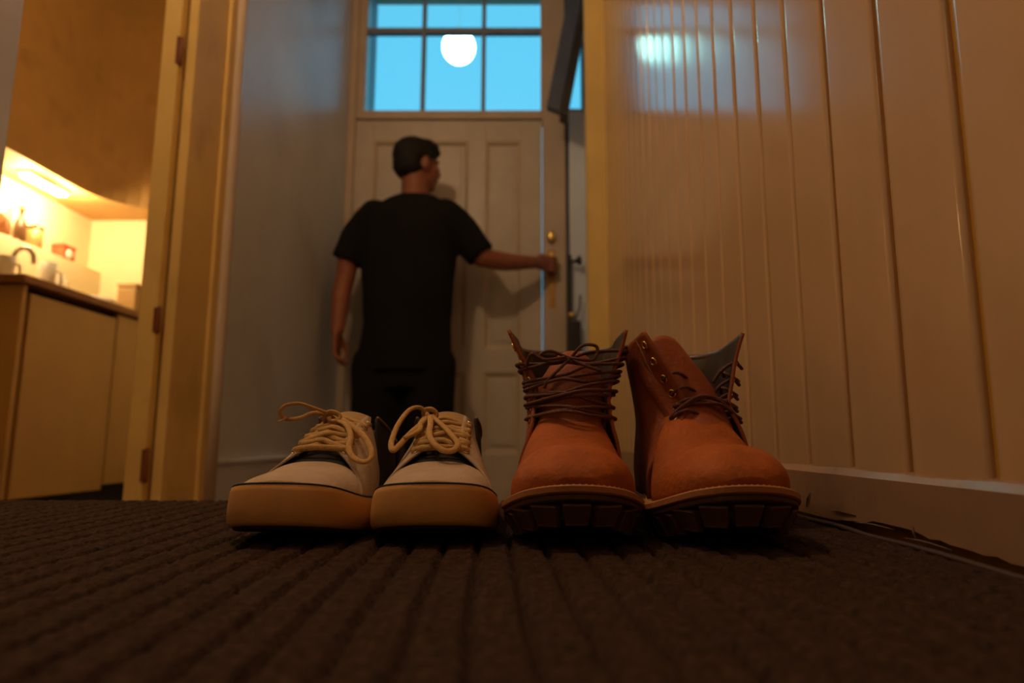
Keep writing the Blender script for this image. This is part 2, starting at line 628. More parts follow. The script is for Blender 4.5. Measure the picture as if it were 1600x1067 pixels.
for (c, d) in cols:
    for (a, b) in ((0.27, 0.66), (0.77, 1.835)):
        pnl = box('panel', c, d, 0.016, 0.030, a, b, M_door, dr)
        box('raised_field', c + 0.035, d - 0.035, 0.010, 0.018, a + 0.04, b - 0.04, M_door, pnl, 0.004)
        V, F = [], []
        prof = [(0.0, 0.001), (0.010, 0.004), (0.016, 0.010), (0.018, 0.016)]
        for (ins, dep) in prof:
            V += [(c + ins, dep, a + ins), (d - ins, dep, a + ins), (d - ins, dep, b - ins), (c + ins, dep, b - ins)]
        for k in range(len(prof) - 1):
            for q in range(4):
                r_ = (q + 1) % 4
                F.append((k * 4 + q, k * 4 + r_, (k + 1) * 4 + r_, (k + 1) * 4 + q))
        obj('moulding', V, F, M_mould, pnl)
# lock plate, cylinder and pull handle at the edge of the frame
lk = empty('door_lock', (0.100, YD - 0.015, 0.70))
tag(lk, 'long brass door plate with round lock cylinder and handle on the door frame', 'door lock')
pl = [(-0.020, 0), (0.020, 0)]
box('plate', -0.018, 0.018, -0.004, 0.0, 0.02, 0.31, mat('aged_brass', (0.42, 0.24, 0.07), 0.45, 0.2, 30, metal=0.7), lk, 0.0015)
ln = lathe('cylinder', [(0.004, 0.0), (0.021, 0.001), (0.024, 0.006), (0.023, 0.014), (0.016, 0.020), (0.004, 0.021)], M_brass, lk, 24)
ln.rotation_euler = (R(90), 0, 0)
ln.location = (0, -0.002, 0.375)
ln.scale = (0.9, 1.35, 1)
tube('handle', [(-0.002, 0.0, 0.205), (-0.002, -0.035, 0.21), (-0.002, -0.045, 0.225), (-0.002, -0.045, 0.27), (-0.002, -0.036, 0.285), (-0.002, 0.0, 0.29)], 0.008, M_brass, lk, n=10)

# dark slanted board over the door frame
sb = empty('slanted_board', (0.118, 2.92, 1.63))
tag(sb, 'dark slanted board, sky tint and shade in its colour, rising beside the transom above the door frame', 'board')
ang = math.atan2(0.088, 0.47)
for nm, x0, x1, y0, y1, m in (('board', -0.046, 0.022, 0.0, 0.05, M_slate), ('shaded_side_board', 0.0225, 0.060, 0.006, 0.11, M_black)):  # black second piece paints in the shaded side of the board
    me = boxes([(x0, x1, y0, y1, 0, 0.92)], 0.004)
    o = link(nm, me, sb, m)
    for v in me.vertices:
        v.co.z -= (v.co.x + 0.046) * 0.45 * (1 if v.co.z < 0.5 else 0)
        v.co.x += v.co.z * math.tan(ang)

# black bolt and lock hanging at the frame's right side
bo = empty('door_bolt', (0.187, 3.135, 0.48))
tag(bo, 'black upright door bolt with a peg, brass knob and dark lock case', 'door bolt')
tube('rod', [(0, 0, 0.0), (0, 0, 0.2), (0, 0, 0.49)], 0.008, M_black, bo, n=10, sub=3)
pg = lathe('peg', [(0.006, 0), (0.008, 0.03), (0.020, 0.042), (0.025, 0.05), (0.020, 0.054)], M_black, bo, 16)
pg.rotation_euler = (R(25), R(90), 0)
pg.location = (0.0, -0.01, 0.455)
lathe('knob', [(0.004, 0), (0.016, 0.008), (0.019, 0.018), (0.014, 0.03), (0.003, 0.035)], M_brass, bo, 16, (0.006, -0.012, 0.175))
box('lock_case', -0.012, 0.048, -0.03, 0.0, -0.02, 0.165, M_black, bo, 0.008)
tube('strap', [(0.02, -0.02, 0.17), (0.04, -0.02, 0.22), (0.048, -0.01, 0.29)], 0.006, M_slate, bo, n=8)

# globe lamp outside, seen through the glass
gl = empty('globe_lamp', (-1.64, 14.0, 8.54))
tag(gl, 'glowing white globe street lamp outside behind the middle transom pane', 'lamp')
lathe('globe', [(0.02 + 0.34 * math.sin(a), 0.37 - 0.36 * math.cos(a)) for a in np.linspace(0.02, math.pi - 0.02, 20)], emit('globe_glow', (0.42, 1.0, 0.88), 26.0), gl, 28)
lathe('fitting', [(0.05, 0), (0.12, 0.01), (0.10, 0.08), (0.03, 0.14)], M_frame, gl, 20, (0, 0, 0.725))
tube('cable', [(0, 0, 0.85), (0, 0, 1.5), (0, 0, 2.6)], 0.006, M_frame, gl, n=8, sub=2)
tube('span_wire', [(-9, 0, 3.1), (-4, 0, 2.75), (0, 0, 2.6), (4, 0, 2.75), (9, 0, 3.1)], 0.006, M_frame, gl, n=8, sub=4)

# ceiling lamps of the hall and kitchen (above the picture)
for nm, lc, lb in (('hall_pendant', HALL_LAMP, 'small frosted ceiling lamp over the landing'), ('kitchen_pendant', KITCHEN_LAMP, 'small ceiling lamp in the kitchen')):
    e = empty(nm, (lc[0], lc[1], lc[2] + 0.09))
    tag(e, lb, 'lamp')
    lathe('lamp_cap', [(0.06, 0), (0.062, 0.01), (0.03, 0.05), (0.01, CEIL - lc[2] - 0.09)], M_frame, e, 20)
e = empty('wall_lamp', (REAR_LAMP[0], REAR_LAMP[1] - 0.02, REAR_LAMP[2] + 0.12))
tag(e, 'wall lamp behind the viewer', 'lamp')
tube('arm', [(0, 0, 0), (-0.15, 0, 0.02), (XL - REAR_LAMP[0], 0, 0)], 0.008, M_brass, e)

# ------------------------------------------------------------------ kitchen
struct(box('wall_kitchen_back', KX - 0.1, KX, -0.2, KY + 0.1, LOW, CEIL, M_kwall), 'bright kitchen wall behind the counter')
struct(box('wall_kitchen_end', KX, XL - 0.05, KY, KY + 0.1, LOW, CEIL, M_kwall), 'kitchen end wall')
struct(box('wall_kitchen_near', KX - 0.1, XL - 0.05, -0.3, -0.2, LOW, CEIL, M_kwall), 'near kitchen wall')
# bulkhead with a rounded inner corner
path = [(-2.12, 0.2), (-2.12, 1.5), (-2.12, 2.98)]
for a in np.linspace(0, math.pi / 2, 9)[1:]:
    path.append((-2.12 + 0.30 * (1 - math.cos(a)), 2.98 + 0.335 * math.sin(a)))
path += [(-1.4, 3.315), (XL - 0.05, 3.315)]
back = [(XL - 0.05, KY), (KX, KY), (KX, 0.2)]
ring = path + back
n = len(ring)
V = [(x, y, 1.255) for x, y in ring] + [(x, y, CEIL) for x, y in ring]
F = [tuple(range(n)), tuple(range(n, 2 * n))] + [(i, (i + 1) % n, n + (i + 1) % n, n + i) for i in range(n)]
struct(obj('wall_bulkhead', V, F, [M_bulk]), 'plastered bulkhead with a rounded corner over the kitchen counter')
struct(box('trim_ledge', KX, -2.285, 1.9, KY, 0.65, 0.968, M_kwall, None, 0.004), 'boxed ledge behind the counter')

# under-bulkhead lamp
ul = empty('cabinet_lamp', (-2.21, 2.90, 1.20))
tag(ul, 'small bright lamp glowing under the kitchen bulkhead', 'lamp')
box('lamp_body', -0.03, 0.03, -0.13, 0.13, 0.035, 0.055, M_frame, ul, 0.004)
box('diffuser', -0.022, 0.022, -0.12, 0.12, 0.022, 0.036, emit('kitchen_tube', (1.0, 0.80, 0.42), 14.0), ul, 0.004)
lamp('cabinet_lamp_light', 'POINT', (-2.20, 3.00, 1.185), 7.5, (1.0, 0.68, 0.32), 0.03)
lamp('cabinet_lamp_light', 'POINT', (-2.20, 2.78, 1.185), 7.5, (1.0, 0.68, 0.32), 0.03)

# base cabinet, end panel and worktop
cb = empty('base_cabinet', (-1.76, 2.27, LOW))
tag(cb, 'tan laminate kitchen base cabinet with one plain door under the worktop', 'cabinet')
box('body', -0.56, -0.022, 0.02, 1.17, 0.14, 0.845, M_kdark, cb)
dd = box('door', -0.018, 0.0, 0.035, 0.525, 0.135, 0.845, M_kcab, cb, 0.002)
box('filler_panel', -0.018, 0.0, 0.535, 1.17, 0.155, 0.865, M_kcab, cb, 0.002)
box('toe_kick', -0.09, -0.07, 0.02, 1.17, 0.0, 0.14, M_kdark, cb)
box('end_panel', -0.58, -0.004, 0.0, 0.02, 0.0, 0.87, M_kcab, cb, 0.002)
wt = box('worktop', -2.36 + 0.001, -1.735, 2.235, KY - 0.001, 0.622, 0.650, M_ktop, None, 0.004)
tag(wt, 'brown kitchen worktop above the tan cabinet', 'worktop')


def thing(name, label, cat, loc, group=None):
    e = empty(name, loc)
    tag(e, label, cat, group)
    return e


M_dkbottle = mat('dark_bottle', (0.10, 0.05, 0.02), 0.25)
M_tin = mat('tin_gold', (0.50, 0.36, 0.14), 0.35, 0.15, 20, metal=0.5)
M_red = mat('red_enamel', (0.55, 0.08, 0.03), 0.4)
M_white = mat('white_ceramic', (0.85, 0.80, 0.70), 0.25)
# on the ledge
zt = 0.969
e = thing('bottle', 'dark slim bottle beside the gold canister on the kitchen ledge', 'bottle', (-2.322, 2.93, zt))
lathe('body', [(0.022, 0), (0.025, 0.004), (0.025, 0.09), (0.010, 0.125), (0.010, 0.155), (0.012, 0.158)], M_dkbottle, e, 16)
lathe('cap', [(0.0125, 0), (0.0125, 0.018), (0.010, 0.02)], M_tin, e, 12, (0, 0, 0.156))
e = thing('canister', 'gold tin canister on the kitchen ledge', 'canister', (-2.322, 3.02, zt))
lathe('body', [(0.032, 0), (0.034, 0.003), (0.034, 0.085), (0.032, 0.088)], M_tin, e, 20)
lathe('lid', [(0.035, 0), (0.035, 0.014), (0.010, 0.02), (0.008, 0.028)], M_dkbottle, e, 20, (0, 0, 0.0885))
e = thing('jug', 'brown handled jug at the left end of the kitchen ledge', 'jug', (-2.322, 2.83, zt))
lathe('body', [(0.026, 0), (0.032, 0.02), (0.032, 0.06), (0.024, 0.085), (0.027, 0.10)], mat('brown_glaze', (0.28, 0.12, 0.05), 0.3), e, 20)
tube('handle', [(0.026, -0.012, 0.085), (0.036, -0.03, 0.075), (0.036, -0.034, 0.045), (0.028, -0.022, 0.025)], 0.005, MATS['brown_glaze'], e)
e = thing('spice_box', 'small red box with a white round front on the kitchen ledge', 'box', (-2.325, 3.235, zt))
box('body', -0.028, 0.03, -0.055, 0.03, 0, 0.058, M_red, e, 0.004)
box('lid', -0.03, 0.032, -0.06, 0.035, 0.058, 0.075, M_red, e, 0.006)
o = lathe('front_label', [(0.002, 0), (0.022, 0.0), (0.024, 0.003), (0.018, 0.008), (0.002, 0.010)], M_white, e, 20)
o.rotation_euler = (0, R(90), 0)
o.location = (0.029, -0.012, 0.03)
# on the worktop
zt = 0.651
e = thing('sink_tap', 'arched metal tap standing on the kitchen worktop', 'tap', (-2.10, 2.62, zt))
lathe('base', [(0.024, 0), (0.026, 0.006), (0.018, 0.02), (0.014, 0.05)], M_steel, e, 18)
tube('spout', [(0, 0, 0.045), (0, 0, 0.13), (0.01, 0.01, 0.19), (0.03, 0.028, 0.212), (0.052, 0.045, 0.19), (0.056, 0.05, 0.15)], 0.010, M_steel, e, n=12)
lathe('lever', [(0.008, 0), (0.012, 0.01), (0.012, 0.04), (0.006, 0.05)], M_steel, e, 12, (-0.045, -0.03, 0.10))
tube('lever_arm', [(0, 0, 0.06), (-0.03, -0.02, 0.085), (-0.045, -0.03, 0.105)], 0.006, M_steel, e)
for k, (x, yy, r, h, lb) in enumerate([(-2.07, 2.56, 0.034, 0.15, 'pale tumbler left of the tap on the worktop'),
                                       (-2.08, 2.80, 0.036, 0.19, 'tall pale cup on the worktop right of the tap'),
                                       (-2.12, 2.90, 0.040, 0.165, 'low pale cup nearest the ledge on the worktop')]):
    e = thing('cup', lb, 'cup', (x, yy, zt), 'cups on the kitchen worktop')
    lathe('body', [(r * 0.8, 0), (r * 0.85, 0.004), (r, h), (r * 0.93, h), (r * 0.78, 0.01)], M_white, e, 20)
    tube('handle', [(r * 0.9, 0.0, h * 0.8), (r + 0.022, 0, h * 0.75), (r + 0.022, 0, h * 0.4), (r * 0.85, 0, h * 0.3)], 0.005, M_white, e)
e = thing('bread_box', 'tan box with a rounded lid at the worktop end', 'box', (-2.02, 3.31, zt))
box('body', -0.045, 0.05, -0.05, 0.05, 0, 0.19, mat('tan_box', (0.40, 0.26, 0.10), 0.6), e, 0.008)
box('lid', -0.048, 0.053, -0.053, 0.053, 0.19, 0.212, MATS['tan_box'], e, 0.008)
e = thing('bowl', 'pale round bowl beside the tan box on the worktop', 'bowl', (-2.13, 3.20, zt))
lathe('bowl_body', [(0.045, 0), (0.05, 0.006), (0.075, 0.06), (0.088, 0.118), (0.084, 0.118), (0.070, 0.06), (0.04, 0.012)], M_white, e, 24)
lathe('foot_ring', [(0.044, -0.0005), (0.047, 0.0), (0.046, 0.006), (0.042, 0.007)], M_tin, e, 20)

# ------------------------------------------------------------------ ribbed carpet on the landing
XS = np.arange(-0.93, 0.2985, 0.0026)
YS = np.arange(-0.9, 0.972, 0.009)
PER = 0.0262
ca, sa = math.cos(R(4.0)), math.sin(R(4.0))
X, Y = np.meshgrid(XS, YS)
S = X * ca + Y * sa + 0.0045
S = S + 0.0007 * np.sin(Y * 23 + X * 9)
ph = np.abs(((S / PER) % 1.0) - 0.5) * 2          # 1 at the groove
rng = np.random.RandomState(3)
g = np.clip((ph - 0.72) / 0.2, 0, 1)
g = g * g * (3 - 2 * g)
# woven loops: short bars along each rib
bar = 0.0009 * np.sin(Y * 2 * math.pi / 0.017 + np.floor(S / PER) * 2.1)
Zc = -0.0062 * g + bar * (1 - g) + rng.normal(0, 0.00035, X.shape) - 0.0012
edge = np.clip((Y - 0.955) / 0.017, 0, 1)
Zc = Zc - edge ** 2 * 0.006
V = np.stack([X, Y, Zc], 2).reshape(-1, 3)
ny, nx = X.shape
I = (np.arange(ny - 1)[:, None] * nx + np.arange(nx - 1)[None]).reshape(-1)
F = np.stack([I, I + 1, I + nx + 1, I + nx], 1)
me = bpy.data.meshes.new('ribbed_carpet')
me.from_pydata(V.tolist(), [], F.tolist())
M_carpet = mat('brown_carpet', (0.070, 0.038, 0.028), 0.95, 0.3, 160, 0.8, 420, spec=0.1, col2=(0.026, 0.015, 0.012))
cp = link('ribbed_carpet', me, None, M_carpet, True)
tag(cp, 'dark brown ribbed carpet under the shoes', 'carpet')
box('carpet_backing', -0.93, 0.2985, -0.9, 0.968, -0.0115, -0.008, M_carpet, cp)

# ------------------------------------------------------------------ shoes
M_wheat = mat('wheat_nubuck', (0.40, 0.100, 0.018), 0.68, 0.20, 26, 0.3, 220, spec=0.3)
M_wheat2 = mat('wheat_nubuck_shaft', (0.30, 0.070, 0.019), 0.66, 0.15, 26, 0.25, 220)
M_lining = mat('brown_lining', (0.035, 0.022, 0.018), 0.5, 0.2, 30, 0.2, 80)
M_welt = mat('honey_welt', (0.42, 0.17, 0.06), 0.6, 0.12, 60, 0.2, 200)
M_lug = mat('honey_rubber', (0.095, 0.038, 0.018), 0.65, 0.15, 40, 0.2, 120)
M_sole = mat('dark_rubber', (0.03, 0.024, 0.02), 0.8, 0.2, 40)
M_blace = mat('brown_lace', (0.12, 0.038, 0.024), 0.6, 0.25, 300, 0.5, 700)
M_eyelet = mat('eyelet_brass', (0.9, 0.62, 0.18), 0.25, 0.05, 20, metal=1.0)
M_thread = mat('pale_thread', (0.55, 0.36, 0.16), 0.7, 0.05, 20)


def outline(ctrl, n=120):
    """closed plan curve from control points of one half (x>=0, toe to heel) with an asymmetry"""
    right = [(x, y) for x, y in ctrl]
    left = [(-x, y) for x, y in ctrl[::-1][1:-1]]
    return resample(cr(right + left, 8, True), n, True)


def offset_curve(c, d):
    t = np.roll(c, -1, 0) - np.roll(c, 1, 0)
    t /= np.linalg.norm(t, axis=1, keepdims=True)
    nrm = np.stack([t[:, 1], -t[:, 0]], 1)
    ctr = c.mean(0)
    if np.sum(nrm * (c - ctr)) < 0:
        nrm = -nrm
    return c + nrm * d


def half_width(c, y):
    xs = []
    m = len(c)
    for i in range(m):
        a, b = c[i], c[(i + 1) % m]
        if (a[1] - y) * (b[1] - y) <= 0 and abs(a[1] - b[1]) > 1e-9:
            xs.append(abs(a[0] + (b[0] - a[0]) * (y - a[1]) / (b[1] - a[1])))
    return max(xs) if xs else 0.0


def slab(name, layers, m, parent, smooth=True):
    """layers: list of (curve Nx2, zfunc)"""
    V, F = [], []
    n = len(layers[0][0])
    for c, zf in layers:
        for (x, y) in c:
            V.append((x, y, zf(y)))
    for i in range(len(layers) - 1):
        for k in range(n):
            l = (k + 1) % n
            F.append((i * n + k, i * n + l, (i + 1) * n + l, (i + 1) * n + k))
    # caps as fans round a mid line
    for i, rev in ((0, True), (len(layers) - 1, False)):
        c, zf = layers[i]
        base = i * n
        h = n // 2
        for k in range(h - 1):
            a, b = base + k, base + k + 1
            d, e2 = base + (n - k) % n, base + (n - k - 1) % n
            q = [a, b, e2, d]
            q = list(dict.fromkeys(q))
            if len(q) >= 3:
                F.append(tuple(q[::-1] if rev else q))
    return obj(name, V, F, m, parent, smooth)


def vamp_grid(curve, inset, prof, zb, y0, y1, ny, nt, p=0.75, q=0.8, th0=0.0, th1=math.pi, narrow=None):
    ys = [y0 + (y1 - y0) * (k / (ny - 1)) ** 1.6 for k in range(ny)]
    G = []
    py, pz = zip(*prof)
    pc = cr([(a, b) for a, b in prof], 6)
    for yy in ys:
        wv = max(half_width(curve, yy) - inset, 0.002)
        zt_ = np.interp(yy, pc[:, 0], pc[:, 1])
        b = zb(yy)
        row = []
        for k in range(nt):
            nar = narrow(yy) if narrow else 0.0
            th = th0 + nar + (th1 - th0 - 2 * nar) * k / (nt - 1)
            c, s = math.cos(th), math.sin(th)
            x = wv * math.copysign(abs(c) ** p, c)
            row.append((x, yy, b + (zt_ - b) * max(s, 0) ** q))
        G.append(row)
    first = [(x * 0.85, y - 0.0012, zb(y0) - 0.001) for (x, y, z) in G[0]]
    if y0 < 0.02:
        G.insert(0, first)
    return np.array(G)


def ring_mesh(R0, r, n=16, m=8):
    V, F = [], []
    for i in range(n):
        a = 2 * math.pi * i / n
        for k in range(m):
            b = 2 * math.pi * k / m
            V.append(((R0 + r * math.cos(b)) * math.cos(a), (R0 + r * math.cos(b)) * math.sin(a), r * math.sin(b)))
    for i in range(n):
        for k in range(m):
            F.append((i * m + k, ((i + 1) % n) * m + k, ((i + 1) % n) * m + (k + 1) % m, i * m + (k + 1) % m))
    me = bpy.data.meshes.new('eyelet')
    me.from_pydata(V, [], F)
    me.polygons.foreach_set('use_smooth', [True] * len(F))
    return me


def place_eyelet(me, p, nrm, parent, m):
    o = bpy.data.objects.new('eyelet', me)
    COL.objects.link(o)
    o.parent = parent
    if not me.materials:
        me.materials.append(m)
    z = Vector(nrm).normalized()
    o.matrix_local = Matrix.Translation(Vector(p)) @ z.to_track_quat('Z', 'Y').to_matrix().to_4x4()
    return o


BOOT_EYE = ring_mesh(0.0036, 0.0012)
SHOE_EYE = ring_mesh(0.0028, 0.0008)
BCTRL = [(0.0, 0.0), (0.022, 0.004), (0.040, 0.018), (0.052, 0.045), (0.0575, 0.080), (0.0555, 0.115), (0.048, 0.160),
         (0.043, 0.205), (0.042, 0.250), (0.034, 0.283), (0.018, 0.296), (0.0, 0.299)]
BCURVE = outline(BCTRL)
LUG = boxes([(-0.0108, 0.0108, -0.011, 0.011, 0.0, 0.0165)], 0.0015)
for v in LUG.vertices:
    if v.co.z < 0.005:
        v.co.y *= 0.30
        v.co.x *= 0.8
LUG.name = 'lug'
LUG.materials.append(M_lug)


def bspring(y):
    return 0.021 * max(0.0, (0.105 - y) / 0.105) ** 1.7


def boot(label, loc, rz, rows, tongue, lace_kind, top_dip):
    e = empty('work_boot', loc, rz)
    tag(e, label, 'boot', 'pair of lace-up work boots on the carpet')
    sp = bspring
    # sole
    slab('outsole', [(offset_curve(BCURVE, -0.010), lambda y: sp(y) + 0.004), (offset_curve(BCURVE, -0.010), lambda y: sp(y) + 0.0175)], M_sole, e, False)
    slab('midsole', [(offset_curve(BCURVE, 0.0), lambda y: sp(y) + 0.0155), (offset_curve(BCURVE, 0.0015), lambda y: sp(y) + 0.0165),
                     (offset_curve(BCURVE, 0.0015), lambda y: sp(y) + 0.0195), (offset_curve(BCURVE, 0.0), lambda y: sp(y) + 0.0205)], M_lug, e, False)
    wel = slab('welt', [(offset_curve(BCURVE, 0.002), lambda y: sp(y) + 0.0205), (offset_curve(BCURVE, 0.0035), lambda y: sp(y) + 0.0215),
                        (offset_curve(BCURVE, 0.0035), lambda y: sp(y) + 0.0255), (offset_curve(BCURVE, 0.002), lambda y: sp(y) + 0.0268),
                        (offset_curve(BCURVE, -0.008), lambda y: sp(y) + 0.0268)], M_welt, e, False)
    # welt stitches
    V, F = [], []
    sc = resample(offset_curve(BCURVE, -0.0012), 150, True)
    for i in range(150):
        a = sc[i]
        b = sc[(i + 1) % 150]
        p0, p1 = a + (b - a) * 0.15, a + (b - a) * 0.85
        v, f = tube_data([(p0[0], p0[1], sp(p0[1]) + 0.0268), ((p0[0] + p1[0]) / 2, (p0[1] + p1[1]) / 2, sp(p0[1]) + 0.0278),
                          (p1[0], p1[1], sp(p1[1]) + 0.0268)], 0.0006, 5, 1)
        o_ = len(V)
        V += v
        F += [tuple(k + o_ for k in q) for q in f]
    so = obj('welt_stitching', V, F, M_thread, wel)
    so['kind'] = 'stuff'
    # lugs round the edge
    lc = resample(offset_curve(BCURVE, -0.0105), 30, True)
    for i in range(30):
        t = lc[(i + 1) % 30] - lc[i - 1]
        a = math.atan2(t[1], t[0])
        o = bpy.data.objects.new('lug', LUG)
        COL.objects.link(o)
        o.parent = e
        o.location = (lc[i][0], lc[i][1], sp(lc[i][1]))
        o.rotation_euler = (0, 0, a)
    # vamp with a bulbous toe
    prof = [(0.0, 0.047), (0.005, 0.054), (0.012, 0.063), (0.024, 0.0715), (0.040, 0.0765), (0.056, 0.0775), (0.070, 0.0755), (0.084, 0.0755), (0.100, 0.0815),
            (0.120, 0.094), (0.140, 0.107), (0.160, 0.118), (0.20, 0.12)]
    G = vamp_grid(BCURVE, 0.005, prof, lambda y: sp(y) + 0.0262, 0.0045, 0.160, 44, 41, 0.72, 0.80, narrow=lambda y: 1.0 * max(0, min(1, (y - 0.106) / 0.04)))
    # creases and the raised toe line
    for i in range(G.shape[0]):
        for j in range(G.shape[1]):
            x, y, z = G[i, j]
            f = math.exp(-((y - 0.074 - 8 * x * x) / 0.007) ** 2)
            top = max(0, math.sin(math.pi * j / (G.shape[1] - 1)))
            z -= 0.0036 * f * top
            z += 0.0010 * mnoise.noise(Vector((x * 45 + loc[0] * 30, y * 45, z * 45))) * top
            bul = 1 + 0.05 * math.sin(math.pi * min(1, (z - sp(y) - 0.026) / 0.035)) * math.exp(-(y / 0.09) ** 2)
            G[i, j] = (x * bul, y - 0.004 * (bul - 1) / 0.05 * math.exp(-(y / 0.02) ** 2), z)
    sheet('vamp', G, 0.003, [M_wheat, M_lining], e, (0, 0.09, 0.03))
    # shaft: U shaped rows
    tab = np.array(rows, float)       # z, xl, xr, yfl, yfr, xsl, xsr, ym, yb
    tabs = cr(tab, 4)
    G = []
    nr = len(tabs)
    for i, r_ in enumerate(tabs):
        z, xl, xr, yfl, yfr, xsl, xsr, ym, yb = r_
        U = cr([(xl, yfl), (-xsl, yfl + (ym - yfl) * 0.55), (-xsl * 0.98, ym), (-xsl * 0.80, yb - 0.022), (0, yb), (xsr * 0.80, yb - 0.022), (xsr * 0.98, ym),
                (xsr, yfr + (ym - yfr) * 0.55), (xr, yfr)], 8)
        U = resample(U, 61)
        tw = max(0, (i / (nr - 1) - 0.55) / 0.45)
        row = []
        for j, (x, y) in enumerate(U):
            s = abs(j / 60 * 2 - 1)                       # 1 at the front edges
            dz = -top_dip * tw * (1 - s ** 3)
            wob = 0.0012 * mnoise.noise(Vector((x * 30 + loc[0] * 50, y * 30, z * 30)))
            row.append((x + wob, y + wob, z + dz))
        G.append(row)
    G = np.array(G)
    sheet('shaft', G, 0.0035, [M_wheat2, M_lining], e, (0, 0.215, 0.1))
    # padded collar along the rim
    rim = G[-1][9:-9:3]
    tube('collar', [tuple(p + np.array([0, 0, -0.001])) for p in rim], [0.002, 0.0045, 0.005, 0.005, 0.0045, 0.002], mat('collar_leather', (0.10, 0.055, 0.045), 0.38, 0.2, 30, 0.2, 90), e, n=10, sub=3)
    # tongue
    T = []
    tg = cr(tongue, 6)     # x, y, z, halfwidth, roll
    for it, (x, y, z, hw, roll) in enumerate(tg):
        row = []
        tt = it / (len(tg) - 1)
        for k in range(17):
            a = -1 + 2 * k / 16
            row.append((x + hw * a, y + 0.016 * a * a + roll * a, z + 0.002 * mnoise.noise(Vector((a * 2, z * 50, 3 + loc[0]))) - 0.010 * a ** 4 - 0.020 * a * a * tt ** 3))
        T.append(row)
    sheet('tongue', np.array(T), 0.003, [M_wheat2, M_lining], e, (0, 0.3, 0.08))
    # eyelets on both eyestays
    zs = [0.40, 0.485, 0.57, 0.66, 0.77, 0.90]
    EL, ER = [], []
    for side, lst in ((0, EL), (1, ER)):
        for u in zs:
            v = 0.030 if side == 0 else 0.970
            p, nr_ = at_grid(G, u, v)
            c = np.array([0, 0.22, p[2]])
            if np.dot(nr_, p - c) < 0:
                nr_ = -nr_
            lst.append((p, nr_))
            place_eyelet(BOOT_EYE, p + nr_ * 0.0006, nr_, e, M_eyelet)
    # stitch rows beside the eyestays
    V, F = [], []
    for v0 in (0.062, 0.938):
        for k in range(46):
            u = 0.32 + 0.66 * k / 46
            p, nr_ = at_grid(G, u, v0)
            p2, _ = at_grid(G, u + 0.009, v0)
            c = np.array([0, 0.22, p[2]])
            if np.dot(nr_, p - c) < 0:
                nr_ = -nr_
            v, f = tube_data([p + nr_ * 0.0003, (p + p2) / 2 + nr_ * 0.0008, p2 + nr_ * 0.0003], 0.0004, 5, 1)
            o_ = len(V)
            V += v
            F += [tuple(q + o_ for q in t) for t in f]
    so = obj('stitching', V, F, M_thread, e)
    so['kind'] = 'stuff'
    # laces
    def out(lst, i, d=0.004):
        return tuple(lst[i][0] + lst[i][1] * d)

    def inn(lst, i, d=0.007, side=1):
        p = lst[i][0] - lst[i][1] * d
        return (p[0], p[1] + 0.002, p[2])
    r = 0.0017
    if lace_kind == 'wrapped':
        tz = lambda z: float(np.interp(z, tg[:, 2], tg[:, 1])) - 0.006
        strands = []
        # crossings lower down
        for (i, j, dz) in ((0, 1, 0.0), (1, 0, 0.001), (1, 2, 0.0), (2, 1, 0.002), (0, 0, 0.003)):
            a, b = out(EL, i), out(ER, j)
            m = [(a[k] + b[k]) / 2 for k in range(3)]
            ym = min(tz(m[2]), min(a[1], b[1])) - 0.004
            strands.append([inn(EL, i), a, (a[0] * 0.6 + b[0] * 0.4, ym, a[2] * 0.6 + b[2] * 0.4 + 0.003 + dz), (a[0] * 0.3 + b[0] * 0.7, ym, a[2] * 0.3 + b[2] * 0.7 + 0.002), b, inn(ER, j)])
        for s in strands:
            tube('lace', s, r, M_blace, e, n=8, sub=5)
        # the long ends wound round the shaft
        rnd = random.Random(5)
        for k in range(7):
            u0 = 0.50 + 0.045 * k + rnd.uniform(-0.02, 0.02)
            u1 = 0.58 + 0.052 * k + rnd.uniform(-0.03, 0.03)
            pl_, nl = at_grid(G, min(u0, 0.9), 0.09)
            pf, nf = at_grid(G, min(u0, 0.9), 0.012)
            pr, nr2 = at_grid(G, min(u1, 0.93), 0.91)
            pg_, ng = at_grid(G, min(u1, 0.93), 0.988)
            def o2(p, nn, d):
                c = np.array([0, 0.22, p[2]])
                if np.dot(nn, p - c) < 0:
                    nn = -nn
                return p + nn * d
            a0, a1, b1, b0 = o2(pl_, nl, 0.003), o2(pf, nf, 0.004), o2(pg_, ng, 0.004), o2(pr, nr2, 0.003)
            m1, m2 = a1 * 0.65 + b1 * 0.35, a1 * 0.35 + b1 * 0.65
            m1[1] = tz(m1[2]) - 0.006 - 0.0012 * (k % 3)
            m2[1] = tz(m2[2]) - 0.006 - 0.0012 * ((k + 1) % 3)
            m1[2] += rnd.uniform(-0.004, 0.004)
            m2[2] += rnd.uniform(-0.004, 0.004)
            a00, _n = at_grid(G, min(u0, 0.9), 0.14)
            b00, _n = at_grid(G, min(u1, 0.93), 0.86)
            tube('lace', [a00, a0, a1, m1, m2, b1, b0, b00], r, M_blace, e, n=8, sub=6)
        # little bow at the upper middle and slack loops
        kx, ky, kz = 0.002, tz(0.160) - 0.010, 0.161
        tube('lace_bow', [(kx, ky, kz), (kx - 0.020, ky - 0.004, kz + 0.007), (kx - 0.030, ky - 0.003, kz + 0.002), (kx - 0.018, ky - 0.006, kz - 0.004), (kx, ky - 0.003, kz)], r, M_blace, e)
        tube('lace_bow', [(kx, ky, kz), (kx + 0.012, ky - 0.006, kz + 0.012), (kx + 0.026, ky - 0.004, kz + 0.011), (kx + 0.022, ky - 0.006, kz - 0.002), (kx, ky - 0.004, kz)], r, M_blace, e)
